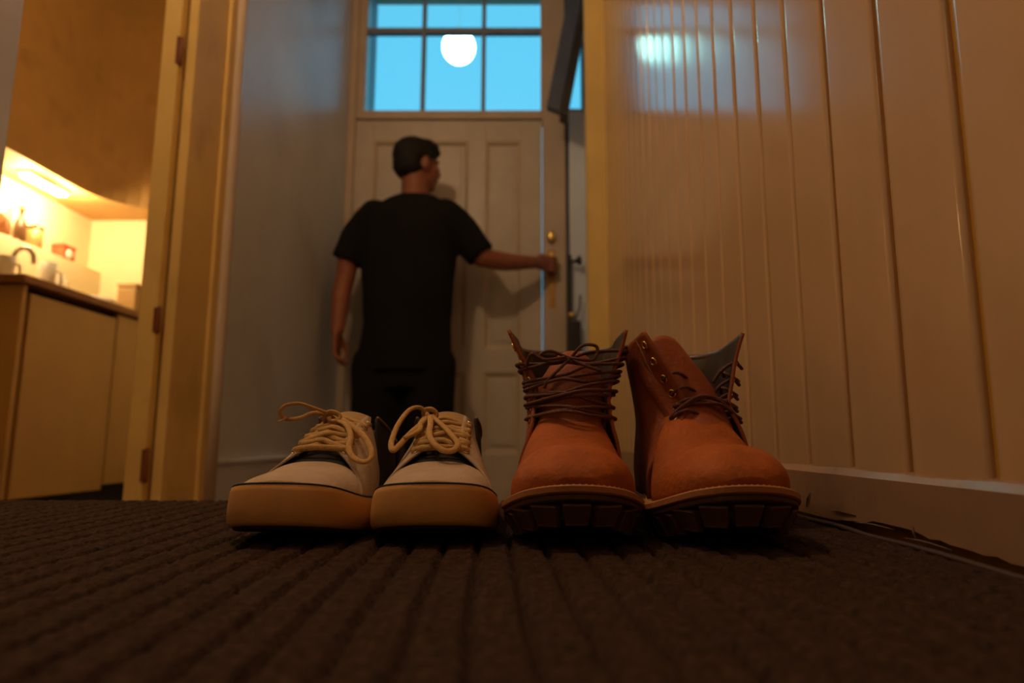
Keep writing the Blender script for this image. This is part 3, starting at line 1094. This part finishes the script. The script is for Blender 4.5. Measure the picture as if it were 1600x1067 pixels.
        tube('lace_bow', [(kx - 0.044, ky + 0.002, kz - 0.008), (kx - 0.038, ky - 0.006, kz + 0.004), (kx - 0.026, ky - 0.006, kz - 0.002), (kx - 0.004, ky - 0.005, kz + 0.001)], r, M_blace, e)
        tube('lace_end', [(kx, ky - 0.003, kz), (kx - 0.01, ky - 0.007, kz - 0.010), (kx - 0.022, ky - 0.007, kz - 0.022), (kx - 0.026, ky - 0.006, kz - 0.030)], r, M_blace, e)
        tube('lace_end', [(kx, ky - 0.003, kz), (kx + 0.012, ky - 0.007, kz - 0.007), (kx + 0.030, ky - 0.007, kz - 0.013)], r, M_blace, e)
    else:
        # slack loops out of the left eyelets onto the tongue
        for i in (0, 1, 2, 3):
            a = np.array(out(EL, i, 0.002))
            b = np.array([a[0] + 0.030, a[1] - 0.002 + 0.004 * i, a[2] - 0.003])
            tube('lace', [inn(EL, i), a, a * 0.7 + b * 0.3 + np.array([0, -0.006, 0.007]), a * 0.35 + b * 0.65 + np.array([0, -0.005, 0.007]), b, b + np.array([0.004, 0.004, -0.008])], r, M_blace, e, n=8, sub=6)
        # bottom crossings to the right eyestay
        for (i, j, dz, dy) in ((0, 0, 0.002, 0.0), (0, 1, 0.004, -0.002), (1, 0, -0.002, -0.003), (0, 2, 0.0, 0.001)):
            a, b = np.array(out(EL, i)), np.array(out(ER, j, 0.003))
            m1, m2 = a * 0.62 + b * 0.38, a * 0.3 + b * 0.7
            m1[1] += -0.008 + dy
            m2[1] += -0.010 + dy
            m1[2] = 0.118 + dz
            m2[2] = 0.116 + dz
            tube('lace', [inn(EL, i), a, m1, m2, b, inn(ER, j)], r, M_blace, e, n=8, sub=6)
        # coils round the right eyestay
        for i in range(5):
            a = np.array(out(ER, i, 0.003))
            b = a + np.array([-0.004, -0.003, 0.002])
            c = a + np.array([-0.016, 0.002, -0.006])
            d = a + np.array([0.006, 0.006, -0.004])
            tube('lace', [d, a, b, c, c + np.array([-0.008, 0.004, -0.012])], r, M_blace, e, n=8, sub=6)
        for i in range(4):
            a = np.array(out(ER, i, 0.003))
            c = np.array(out(ER, i + 1, 0.003))
            tube('lace', [a + np.array([0.006, 0.008, 0]), a + np.array([0.001, -0.001, 0.001]), a + np.array([-0.008, -0.002, 0.006]), (a + c) / 2 + np.array([-0.012, 0.004, 0]), c + np.array([-0.012, 0.008, -0.012])], r, M_blace, e, n=8, sub=6)
    return e


boot('left wheat nubuck work boot with brown laces wound round its shaft', (0.034, 0.508, 0.0), R(-1.0),
     [(0.026, -0.0500, 0.0500, 0.140, 0.140, 0.044, 0.044, 0.215, 0.291),
      (0.055, -0.0495, 0.0505, 0.134, 0.136, 0.045, 0.045, 0.215, 0.293),
      (0.080, -0.0420, 0.0470, 0.134, 0.138, 0.043, 0.044, 0.210, 0.289),
      (0.098, -0.0370, 0.0430, 0.138, 0.142, 0.041, 0.042, 0.208, 0.284),
      (0.115, -0.0350, 0.0410, 0.146, 0.147, 0.041, 0.042, 0.208, 0.281),
      (0.135, -0.0340, 0.0430, 0.150, 0.150, 0.043, 0.044, 0.212, 0.280),
      (0.155, -0.0430, 0.0490, 0.152, 0.152, 0.047, 0.048, 0.216, 0.280),
      (0.172, -0.0520, 0.0550, 0.153, 0.153, 0.051, 0.052, 0.220, 0.281),
      (0.190, -0.0610, 0.0600, 0.153, 0.153, 0.054, 0.055, 0.222, 0.283)],
     [(0.002, 0.112, 0.086, 0.030, 0.0), (0.002, 0.132, 0.105, 0.032, 0.0), (0.002, 0.146, 0.128, 0.034, 0.0), (0.003, 0.158, 0.152, 0.036, 0.0), (0.006, 0.174, 0.172, 0.032, 0.0)],
     'wrapped', 0.008)
boot('right wheat nubuck work boot with slack laces and lolling tongue nearest the skirting', (0.1605, 0.503, 0.0), R(1.0),
     [(0.026, -0.0500, 0.0500, 0.140, 0.140, 0.044, 0.044, 0.215, 0.291),
      (0.055, -0.0480, 0.0505, 0.132, 0.136, 0.046, 0.045, 0.215, 0.293),
      (0.080, -0.0330, 0.0470, 0.126, 0.138, 0.045, 0.044, 0.210, 0.289),
      (0.098, -0.0180, 0.0420, 0.130, 0.142, 0.044, 0.042, 0.208, 0.284),
      (0.115, -0.0100, 0.0360, 0.137, 0.147, 0.046, 0.042, 0.208, 0.281),
      (0.135, -0.0200, 0.0400, 0.138, 0.150, 0.049, 0.044, 0.212, 0.280),
      (0.155, -0.0320, 0.0450, 0.138, 0.152, 0.052, 0.047, 0.216, 0.280),
      (0.172, -0.0410, 0.0500, 0.140, 0.153, 0.054, 0.050, 0.220, 0.281),
      (0.186, -0.0500, 0.0550, 0.143, 0.153, 0.056, 0.053, 0.222, 0.283)],
     [(0.004, 0.112, 0.086, 0.030, 0.0), (0.006, 0.132, 0.105, 0.032, 0.003), (0.000, 0.144, 0.128, 0.034, 0.006), (-0.010, 0.154, 0.155, 0.036, 0.010), (-0.022, 0.164, 0.186, 0.030, 0.012)],
     'slack', 0.010)

# ------------------------------------------------------------------ sneakers
M_fox = mat('cream_rubber', (0.64, 0.335, 0.105), 0.55, 0.10, 30, 0.1, 90)
M_canvas = mat('offwhite_canvas', (0.50, 0.38, 0.28), 0.8, 0.10, 40, 0.3, 500)
M_navy = mat('black_suede', (0.018, 0.017, 0.018), 0.9, 0.2, 50, 0.2, 200)
M_slace = mat('cream_lace', (0.56, 0.34, 0.12), 0.75, 0.12, 200, 0.4, 900)
M_tong = mat('tongue_canvas', (0.42, 0.27, 0.12), 0.85, 0.1, 40, 0.2, 300)
SCTRL = [(0.0, 0.0), (0.024, 0.003), (0.041, 0.014), (0.050, 0.036), (0.0535, 0.070), (0.051, 0.105), (0.044, 0.150), (0.0385, 0.195), (0.037, 0.235), (0.030, 0.267), (0.016, 0.281), (0.0, 0.284)]
SCURVE = outline(SCTRL)


def sspring(y):
    return 0.014 * max(0.0, (0.10 - y) / 0.10) ** 1.6


def sneaker(label, loc, rz, wide, laces):
    e = empty('canvas_sneaker', loc, rz)
    tag(e, label, 'sneaker', 'pair of low canvas sneakers on the carpet')
    sp = sspring
    fh = lambda y: 0.0305 + 0.004 * math.exp(-(y / 0.04) ** 2)
    slab('outsole', [(offset_curve(SCURVE, -0.004), lambda y: sp(y) + 0.0), (offset_curve(SCURVE, -0.002), lambda y: sp(y) + 0.003)], M_sole, e, False)
    slab('foxing', [(offset_curve(SCURVE, -0.001), lambda y: sp(y) + 0.0022), (offset_curve(SCURVE, 0.0012), lambda y: sp(y) + 0.005), (offset_curve(SCURVE, 0.0016), lambda y: sp(y) + 0.014),
                    (offset_curve(SCURVE, 0.0006), lambda y: sp(y) + fh(y) - 0.006), (offset_curve(SCURVE, -0.0008), lambda y: sp(y) + fh(y) - 0.0012),
                    (offset_curve(SCURVE, -0.0025), lambda y: sp(y) + fh(y)), (offset_curve(SCURVE, -0.008), lambda y: sp(y) + fh(y) - 0.0015)], M_fox, e)
    sc = offset_curve(SCURVE, -0.0016)
    tube('foxing_stripe', [(x, y, sp(y) + fh(y) - 0.0004) for x, y in resample(sc, 100, True)], 0.0011, M_navy, e, n=6, sub=1, closed=True)
    prof = [(0.0, 0.046), (0.006, 0.0495), (0.015, 0.0520), (0.030, 0.0545), (0.050, 0.0568), (0.070, 0.0592), (0.085, 0.0645), (0.10, 0.0725), (0.12, 0.0840), (0.14, 0.0955),
            (0.16, 0.1060), (0.175, 0.1130)]
    zb = lambda y: sp(y) + 0.026
    # toe cap ends in an arc across the vamp
    G = vamp_grid(SCURVE, 0.0045, prof, zb, 0.006, 0.080, 30, 41, 0.80, 0.85)
    for i in range(G.shape[0]):
        for j in range(G.shape[1]):
            a = j / 40 * 2 - 1
            t = i / 30
            G[i, j, 1] -= 0.010 * a * a * t * t
    sheet('toe_cap', G, 0.002, [M_canvas, M_navy], e, (0, 0.05, 0.02))
    # dark underlay of the throat
    G = vamp_grid(SCURVE, 0.0065, [(a, b - 0.0025) for a, b in prof], zb, 0.062, 0.172, 24, 33, 0.85, 0.9)
    sheet('throat_lining', G, 0.0015, M_navy, e, (0, 0.11, 0.02))
    # eyestay panels left and right, standing proud of the throat
    full = vamp_grid(SCURVE, 0.0035, [(a, b + 0.0035) for a, b in prof], zb, 0.060, 0.176, 60, 81, 0.90, 0.92)
    ys = full[:, 0, 1]
    panels = {}
    for side in (0, 1):
        rows = []
        nu, nv = 26, 18
        for a in range(nu):
            row = []
            for b in range(nv):
                f = b / (nv - 1)                         # 0 at the sole, 1 at the lacing edge
                y0 = 0.064 + 0.030 * f ** 1.3
                y1 = 0.158 + 0.014 * f ** 2
                yy = y0 + (y1 - y0) * a / (nu - 1)
                ex = 0.015 + 0.004 * (yy - 0.088) / 0.08
                wv = max(half_width(SCURVE, yy) - 0.0035, 0.01)
                the = math.acos(min(0.999, (ex / wv)) ** (1 / 0.9))
                th = the * f
                if side == 0:
                    th = math.pi - th
                c, s = math.cos(th), math.sin(th)
                pc = np.interp(yy, [q[0] for q in prof], [q[1] + 0.0038 for q in prof])
                row.append((wv * math.copysign(abs(c) ** 0.9, c), yy, zb(yy) + (pc - zb(yy)) * max(s, 0) ** 0.92 + 0.0015 * f))
            rows.append(row)
        G = np.array(rows)
        panels[side] = G
        sheet('eyestay_panel', G, 0.0022, [M_canvas, M_navy], e, (0, 0.12, 0.02))
    # eyelets
    E_ = {0: [], 1: []}
    for side in (0, 1):
        for k in range(6):
            u = 0.08 + 0.86 * k / 5
            p, nr = at_grid(panels[side], u, 0.86)
            if nr[2] < 0:
                nr = -nr
            E_[side].append((p, nr))
            place_eyelet(SHOE_EYE, p + nr * 0.0004, nr, e, M_steel)
    # rear quarters and heel
    rows = []
    for t in np.linspace(0, 1, 14):
        xf = 0.0425 - 0.012 * t
        U = resample(cr([(-xf, 0.142 + 0.028 * t), (-(0.0385 - 0.004 * t), 0.195), (-0.035 + 0.003 * t, 0.235), (-0.022, 0.268), (0, 0.279 - 0.003 * t), (0.022, 0.268), (0.035 - 0.003 * t, 0.235),
                         (0.0385 - 0.004 * t, 0.195), (xf, 0.142 + 0.028 * t)], 8), 49)
        row = []
        for j, (x, y) in enumerate(U):
            s = abs(j / 48 * 2 - 1)
            ztop = 0.078 + 0.014 * (1 - min(1, s / 0.35)) + 0.026 * max(0, (s - 0.35) / 0.65) ** 1.3
            row.append((x, y, 0.024 + (ztop - 0.024) * t))
        rows.append(row)
    Q = np.array(rows)
    sheet('rear_quarter', Q, 0.003, [M_navy, mat('sneaker_lining', (0.05, 0.032, 0.025), 0.8)], e, (0, 0.2, 0.04))
    tube('collar_edge', [tuple(p) for p in Q[-1][::3]], 0.0019, mat('collar_binding', (0.16, 0.075, 0.045), 0.6), e, n=8, sub=3)
    # tongue
    T = []
    for (y, z, hw) in cr([(0.104, 0.073, 0.019), (0.12, 0.083, 0.022), (0.14, 0.094, 0.024), (0.160, 0.105, 0.025), (0.172, 0.111, 0.022)], 5):
        T.append([(hw * a, y + 0.004 * a * a, z - 0.006 * a * a) for a in np.linspace(-1, 1, 13)])
    sheet('tongue', np.array(T), 0.0028, [M_tong, M_navy], e, (0, 0.3, 0.0))
    # crossed laces
    r = 0.0029
    for k in range(5):
        for s in (0, 1):
            a, na = E_[s][k]
            b, nb = E_[1 - s][min(k + (1 if s == 0 else 1), 5)]
            lift = 0.0035 + (0.003 if (s + k) % 2 else 0.0)
            m = (a + b) / 2
            up = np.array([0, -0.35, 1.0])
            A0 = a - na * 0.004
            tube('lace', [A0, a + na * 0.0022, a * 0.72 + b * 0.28 + up * lift * 0.9, m + up * (lift + 0.0015), a * 0.28 + b * 0.72 + up * lift * 0.8, b + nb * 0.001, b - nb * 0.005], r, M_slace, e, n=10, sub=5, flat=0.62)
    a, na = E_[0][0]
    b, nb = E_[1][0]
    tube('lace', [a - na * 0.004, a + na * 0.002, (a * 2 + b) / 3 + np.array([0, -0.004, 0.004]), (a + 2 * b) / 3 + np.array([0, -0.004, 0.004]), b + nb * 0.002, b - nb * 0.004], r, M_slace, e, n=10, sub=5, flat=0.62)
    # knot and bow given as offsets from the shoe's origin
    for nm, pts, rr in laces:
        tube(nm, pts, rr, M_slace, e, n=10, sub=6, flat=0.7)
    return e


r = 0.0026
LO = (-0.200, 0.530, 0.0)
RO = (-0.0790, 0.532, 0.0)


LR, RR = R(-3.4), R(3.0)


def rel(pts, o):
    a = -(LR if o is LO else RR)
    c_, s_ = math.cos(a), math.sin(a)
    return [((x - o[0]) * c_ - (y - o[1]) * s_, (x - o[0]) * s_ + (y - o[1]) * c_, z - o[2]) for x, y, z in pts]


lacesL = [
    ('lace_loop', rel([(-0.198, 0.682, 0.102), (-0.204, 0.672, 0.108), (-0.216, 0.665, 0.113), (-0.229, 0.663, 0.117), (-0.243, 0.663, 0.115), (-0.248, 0.664, 0.108), (-0.243, 0.666, 0.102),
                       (-0.23, 0.668, 0.103), (-0.218, 0.67, 0.108), (-0.207, 0.676, 0.107), (-0.2, 0.684, 0.102)], LO), 0.0022),
    ('lace_end', rel([(-0.239, 0.664, 0.104), (-0.244, 0.662, 0.101), (-0.248, 0.66, 0.099)], LO), 0.0016),
    ('lace_knot', rel([(-0.208, 0.684, 0.099), (-0.207, 0.676, 0.105), (-0.2, 0.672, 0.109), (-0.192, 0.672, 0.106), (-0.192, 0.67, 0.101), (-0.199, 0.668, 0.1), (-0.201, 0.668, 0.104)], LO), 0.0033),
    ('lace_loop', rel([(-0.196, 0.674, 0.101), (-0.18, 0.655, 0.096), (-0.169, 0.632, 0.085), (-0.166, 0.616, 0.074), (-0.159, 0.606, 0.066), (-0.149, 0.602, 0.062), (-0.143, 0.604, 0.065),
                       (-0.145, 0.612, 0.073), (-0.157, 0.632, 0.085), (-0.175, 0.655, 0.095), (-0.192, 0.674, 0.103)], LO), 0.0030),
]
lacesR = [
    ('lace_knot', rel([(-0.109, 0.69, 0.106), (-0.108, 0.684, 0.111), (-0.101, 0.682, 0.112), (-0.096, 0.682, 0.107), (-0.1, 0.68, 0.102), (-0.106, 0.68, 0.103), (-0.104, 0.676, 0.107)], RO), 0.0033),
    ('lace_loop', rel([(-0.106, 0.684, 0.108), (-0.113, 0.68, 0.114), (-0.122, 0.672, 0.111), (-0.129, 0.655, 0.097), (-0.131, 0.634, 0.08), (-0.127, 0.622, 0.072), (-0.122, 0.628, 0.077),
                       (-0.115, 0.644, 0.088), (-0.109, 0.66, 0.096), (-0.104, 0.676, 0.104)], RO), 0.0030),
    ('lace_loop', rel([(-0.1, 0.676, 0.105), (-0.087, 0.655, 0.096), (-0.075, 0.635, 0.086), (-0.067, 0.618, 0.078), (-0.07, 0.61, 0.072), (-0.079, 0.608, 0.072), (-0.088, 0.614, 0.078),
                       (-0.095, 0.63, 0.086), (-0.098, 0.655, 0.097), (-0.101, 0.674, 0.105)], RO), 0.0030),
    ('lace_end', rel([(-0.108, 0.682, 0.104), (-0.109, 0.662, 0.097), (-0.107, 0.646, 0.091), (-0.113, 0.636, 0.086), (-0.119, 0.632, 0.083)], RO), 0.0028),
]
sneaker('left off-white canvas sneaker with a lace loop sticking out sideways', LO, LR, 1.0, lacesL)
sneaker('right off-white canvas sneaker beside the boots with both lace loops hanging down', RO, RR, 1.0, lacesR)

# ------------------------------------------------------------------ person at the door
PB = Vector((-0.54, 2.88, LOW))
M_skin = mat('skin', (0.32, 0.115, 0.062), 0.55, 0.08, 20, 0.05, 120)
M_hair = mat('dark_hair', (0.010, 0.008, 0.007), 0.6, 0.2, 60, 0.8, 160, spec=0.3)
M_shirt = mat('black_cotton', (0.010, 0.011, 0.011), 0.95, 0.1, 10, 0.2, 60, spec=0.2)
M_trou = mat('black_trousers', (0.009, 0.009, 0.010), 0.95, 0.1, 10, 0.2, 60, spec=0.2)


def loft(bm, rings, n=20):
    """rings: (center, axis_a vector, axis_b vector) closed loft"""
    R_ = []
    for c, a, b in rings:
        c, a, b = Vector(c), Vector(a), Vector(b)
        R_.append([bm.verts.new(c + a * math.cos(2 * math.pi * k / n) + b * math.sin(2 * math.pi * k / n)) for k in range(n)])
    for i in range(len(R_) - 1):
        for k in range(n):
            l = (k + 1) % n
            bm.faces.new((R_[i][k], R_[i][l], R_[i + 1][l], R_[i + 1][k]))
    bm.faces.new(R_[0][::-1])
    bm.faces.new(R_[-1])


def limb(bm, pts, rad, n=16, sub=5, caps=True):
    c = cr(pts, sub)
    r_ = np.interp(np.linspace(0, 1, len(c)), np.linspace(0, 1, len(rad)), rad)
    v, f = tube_data(c, 1.0, n, raw=True)
    vs = []
    for i in range(len(c)):
        for k in range(n):
            p = Vector(v[i * n + k]) - Vector(c[i])
            vs.append(bm.verts.new(Vector(c[i]) + p * r_[i]))
    for q in f:
        bm.faces.new([vs[k] for k in q])
    for (p, rr) in ((c[0], r_[0]), (c[-1], r_[-1]))[:2 if caps else 1]:
        ball(bm, p, (rr, rr, rr))


def ball(bm, c, s, rot=None):
    m = Matrix.Translation(Vector(c)) @ (rot or Matrix.Identity(4)) @ Matrix.Diagonal((s[0], s[1], s[2], 1))
    bmesh.ops.create_uvsphere(bm, u_segments=20, v_segments=14, radius=1.0, matrix=m)


def fuse(name, bm, voxel, m, parent, smooth_it=4, factor=0.5, disp=None):
    bmesh.ops.recalc_face_normals(bm, faces=bm.faces)
    me = bpy.data.meshes.new(name)
    bm.to_mesh(me)
    bm.free()
    tmp = bpy.data.objects.new(name + '_tmp', me)
    COL.objects.link(tmp)
    md = tmp.modifiers.new('r', 'REMESH')
    md.mode = 'VOXEL'
    md.voxel_size = voxel
    if smooth_it:
        sm = tmp.modifiers.new('s', 'SMOOTH')
        sm.iterations = smooth_it
        sm.factor = factor
    dg = bpy.context.evaluated_depsgraph_get()
    me2 = bpy.data.meshes.new_from_object(tmp.evaluated_get(dg))
    bpy.data.objects.remove(tmp)
    bpy.data.meshes.remove(me)
    me2.name = name
    if disp:
        nr = [v.normal.copy() for v in me2.vertices]
        for v, q in zip(me2.vertices, nr):
            v.co += q * disp(v.co)
    for v in me2.vertices:
        v.co -= PB
    o = link(name, me2, parent, m, True)
    return o


pr = empty('person', PB)
tag(pr, 'person in black t-shirt and black trousers reaching for the front door handle', 'person')

# body: head, neck, arms, hands, core and legs in one surface
bm = bmesh.new()
HC = Vector((-0.515, 2.885, 1.325))
yaw = R(-52)          # face turned to the right and away
HR = Matrix.Rotation(yaw, 4, 'Z')


def hp(x, y, z):      # head space: +y face, x right ear
    return HC + HR @ Vector((x, y, z))


ball(bm, hp(0, -0.012, 0.022), (0.079, 0.098, 0.090), HR)
ball(bm, hp(0, 0.030, -0.040), (0.062, 0.066, 0.080), HR)
ball(bm, hp(0, 0.050, -0.092), (0.040, 0.040, 0.030), HR)
limb(bm, [hp(0, 0.088, 0.008), hp(0, 0.106, -0.022), hp(0, 0.102, -0.036)], [0.008, 0.014, 0.012], 10, 3)   # nose
ball(bm, hp(0, 0.086, 0.022), (0.045, 0.012, 0.012), HR)                                                    # brow
ball(bm, hp(0, 0.092, -0.062), (0.024, 0.010, 0.007), HR)                                                   # upper lip
ball(bm, hp(0, 0.089, -0.073), (0.021, 0.010, 0.007), HR)                                                   # lower lip
for s in (-1, 1):
    ball(bm, hp(0.078 * s, -0.004, -0.018), (0.010, 0.020, 0.034), HR @ Matrix.Rotation(R(-20 * s), 4, 'Z'))
    ball(bm, hp(0.040 * s, 0.070, -0.022), (0.022, 0.018, 0.016), HR)
limb(bm, [(-0.525, 2.885, 1.10), (-0.522, 2.88, 1.19), hp(0, -0.015, -0.055)], [0.070, 0.061, 0.060], 18)
# core
loft(bm, [((-0.55, 2.90, 0.48), (0.17, 0, 0), (0, 0.11, 0)), ((-0.55, 2.90, 0.62), (0.165, 0, 0), (0, 0.10, 0)), ((-0.548, 2.89, 0.80), (0.175, 0, 0), (0, 0.105, 0)),
          ((-0.545, 2.885, 0.95), (0.185, 0, 0), (0, 0.11, 0)), ((-0.54, 2.885, 1.05), (0.19, 0, 0), (0, 0.10, 0)), ((-0.53, 2.885, 1.13), (0.12, 0, 0), (0, 0.075, 0))], 24)
# legs and feet
for s, x in ((-1, -0.645), (1, -0.452)):
    limb(bm, [(x, 2.90, 0.52), (x, 2.895, 0.20), (x, 2.90, 0.16), (x, 2.915, -0.17)], [0.092, 0.062, 0.058, 0.042], 16)
    limb(bm, [(x, 2.905, -0.205), (x, 2.96, -0.205), (x, 3.03, -0.215)], [0.042, 0.040, 0.028], 12)
# left arm hanging
limb(bm, [(-0.735, 2.885, 1.065), (-0.800, 2.880, 0.94), (-0.822, 2.885, 0.80)], [0.062, 0.050, 0.043], 16)
limb(bm, [(-0.822, 2.885, 0.80), (-0.836, 2.875, 0.70), (-0.838, 2.85, 0.555)], [0.043, 0.041, 0.029], 16)
# left hand: palm, four curled fingers, thumb
loft(bm, [((-0.838, 2.848, 0.565), (0.014, 0, 0), (0, 0.026, 0)), ((-0.839, 2.845, 0.53), (0.016, 0, 0), (0, 0.037, 0)), ((-0.836, 2.842, 0.475), (0.014, 0, 0), (0, 0.040, 0))], 16)
for k in range(4):
    yy = 2.812 + 0.021 * k
    L = (0.90, 1.05, 1.0, 0.82)[3 - k]
    limb(bm, [(-0.836, yy, 0.480), (-0.832, yy, 0.480 - 0.040 * L), (-0.815, yy, 0.480 - 0.066 * L), (-0.796, yy, 0.480 - 0.070 * L)], [0.0095, 0.0092, 0.0085, 0.007], 10, 4)
limb(bm, [(-0.834, 2.868, 0.535), (-0.822, 2.890, 0.505), (-0.812, 2.895, 0.470), (-0.805, 2.889, 0.448)], [0.013, 0.012, 0.010, 0.008], 10, 4)
# right arm out to the handle
limb(bm, [(-0.350, 2.885, 1.060), (-0.29, 2.885, 0.985), (-0.222, 2.90, 0.895)], [0.064, 0.055, 0.046], 16)
limb(bm, [(-0.222, 2.90, 0.895), (-0.12, 2.96, 0.890), (0.020, 3.055, 0.912)], [0.046, 0.043, 0.029], 16)
# right hand closed round the handle
loft(bm, [((0.012, 3.050, 0.912), (0.008, -0.012, 0), (0, 0, 0.026)), ((0.045, 3.080, 0.917), (0.009, -0.013, 0), (0, 0, 0.037)), ((0.078, 3.112, 0.920), (0.009, -0.012, 0), (0, 0, 0.040))], 16)
for k in range(4):
    zz = 0.952 - 0.021 * k
    L = (0.95, 1.05, 1.0, 0.85)[k]
    limb(bm, [(0.076, 3.108, zz), (0.106, 3.116, zz), (0.120, 3.140, zz), (0.112 - 0.004 * L, 3.162, zz), (0.098 - 0.006 * L, 3.164, zz)], [0.0098, 0.0095, 0.009, 0.0085, 0.0075], 10, 4)
limb(bm, [(0.034, 3.078, 0.940), (0.055, 3.108, 0.958), (0.078, 3.138, 0.962), (0.094, 3.154, 0.955)], [0.014, 0.012, 0.010, 0.008], 10, 4)
body = fuse('body', bm, 0.0052, M_skin, pr, 3, 0.5)

# hair: cap fitted over the skull, short at nape and sides
bm = bmesh.new()
ball(bm, hp(0, -0.018, 0.032), (0.086, 0.104, 0.090), HR)
ball(bm, hp(0, -0.045, -0.010), (0.080, 0.072, 0.078), HR)
ball(bm, hp(0, 0.035, 0.078), (0.070, 0.068, 0.044), HR @ Matrix.Rotation(R(-8), 4, 'X'))
ball(bm, hp(0, 0.070, 0.066), (0.055, 0.034, 0.030), HR)
for s in (-1, 1):
    limb(bm, [hp(0.078 * s, 0.012, 0.02), hp(0.077 * s, 0.016, -0.012)], [0.012, 0.007], 8, 3)
hair = fuse('hair', bm, 0.0055, M_hair, pr, 2, 0.5, lambda c: 0.0035 * mnoise.noise(c * 42) + 0.002 * mnoise.noise(c * 110))
# cut hair away from face and lower neck
bm = bmesh.new()
bm.from_mesh(hair.data)
inv = HR.inverted()
kill = []
for f in bm.faces:
    q = inv @ (f.calc_center_median() + PB - HC)
    if (q.y > 0.075 and q.z < 0.040) or (q.y > 0.030 and q.z < 0.012 and abs(q.x) < 0.07) or q.z < -0.088 + 0.15 * max(0, -q.y - 0.06):
        kill.append(f)
bmesh.ops.delete(bm, geom=kill, context='FACES')
bm.to_mesh(hair.data)
bm.free()


def folds(c):
    return 0.006 * mnoise.noise(Vector((c.x * 9, c.y * 9, c.z * 5))) + 0.003 * mnoise.noise(Vector((c.x * 22, c.y * 22, c.z * 13 + c.x * 20)))


# t-shirt
bm = bmesh.new()
loft(bm, [((-0.553, 2.895, 0.375), (0.205, 0, 0), (0, 0.140, 0)), ((-0.550, 2.895, 0.48), (0.200, 0, 0), (0, 0.135, 0)), ((-0.545, 2.895, 0.60), (0.193, 0, 0), (0, 0.128, 0)),
          ((-0.545, 2.89, 0.75), (0.203, 0, 0), (0, 0.128, 0)), ((-0.547, 2.888, 0.88), (0.215, 0, 0), (0, 0.130, 0)), ((-0.545, 2.885, 0.98), (0.222, 0, 0), (0, 0.128, 0)),
          ((-0.54, 2.885, 1.06), (0.222, 0, 0), (0, 0.112, 0)), ((-0.535, 2.885, 1.115), (0.185, 0, 0), (0, 0.092, 0)), ((-0.528, 2.885, 1.150), (0.125, 0, 0), (0, 0.080, 0)),
          ((-0.523, 2.882, 1.168), (0.080, 0, 0), (0, 0.074, 0))], 32)
limb(bm, [(-0.70, 2.885, 1.075), (-0.765, 2.883, 0.995), (-0.816, 2.882, 0.868)], [0.078, 0.072, 0.072], 20, caps=False)
limb(bm, [(-0.385, 2.885, 1.075), (-0.315, 2.887, 1.010), (-0.222, 2.895, 0.902)], [0.080, 0.076, 0.068], 20, caps=False)
shirt = fuse('t_shirt', bm, 0.008, M_shirt, pr, 5, 0.5, folds)
# trousers
bm = bmesh.new()
loft(bm, [((-0.55, 2.90, 0.30), (0.190, 0, 0), (0, 0.125, 0)), ((-0.55, 2.90, 0.45), (0.185, 0, 0), (0, 0.122, 0)), ((-0.55, 2.90, 0.58), (0.172, 0, 0), (0, 0.112, 0))], 28)
for s, x in ((-1, -0.662), (1, -0.442)):
    limb(bm, [(x, 2.90, 0.40), (x, 2.895, 0.18), (x, 2.905, -0.02), (x, 2.912, -0.155)], [0.118, 0.108, 0.092, 0.080], 20)
fuse('trousers', bm, 0.009, M_trou, pr, 4, 0.5, folds)
# dark shoes on the feet
for x in (-0.645, -0.452):
    bm = bmesh.new()
    limb(bm, [(x, 2.885, -0.195), (x, 2.96, -0.200), (x, 3.045, -0.212)], [0.052, 0.050, 0.036], 16)
    fuse('shoe', bm, 0.007, M_navy, pr, 2, 0.5)
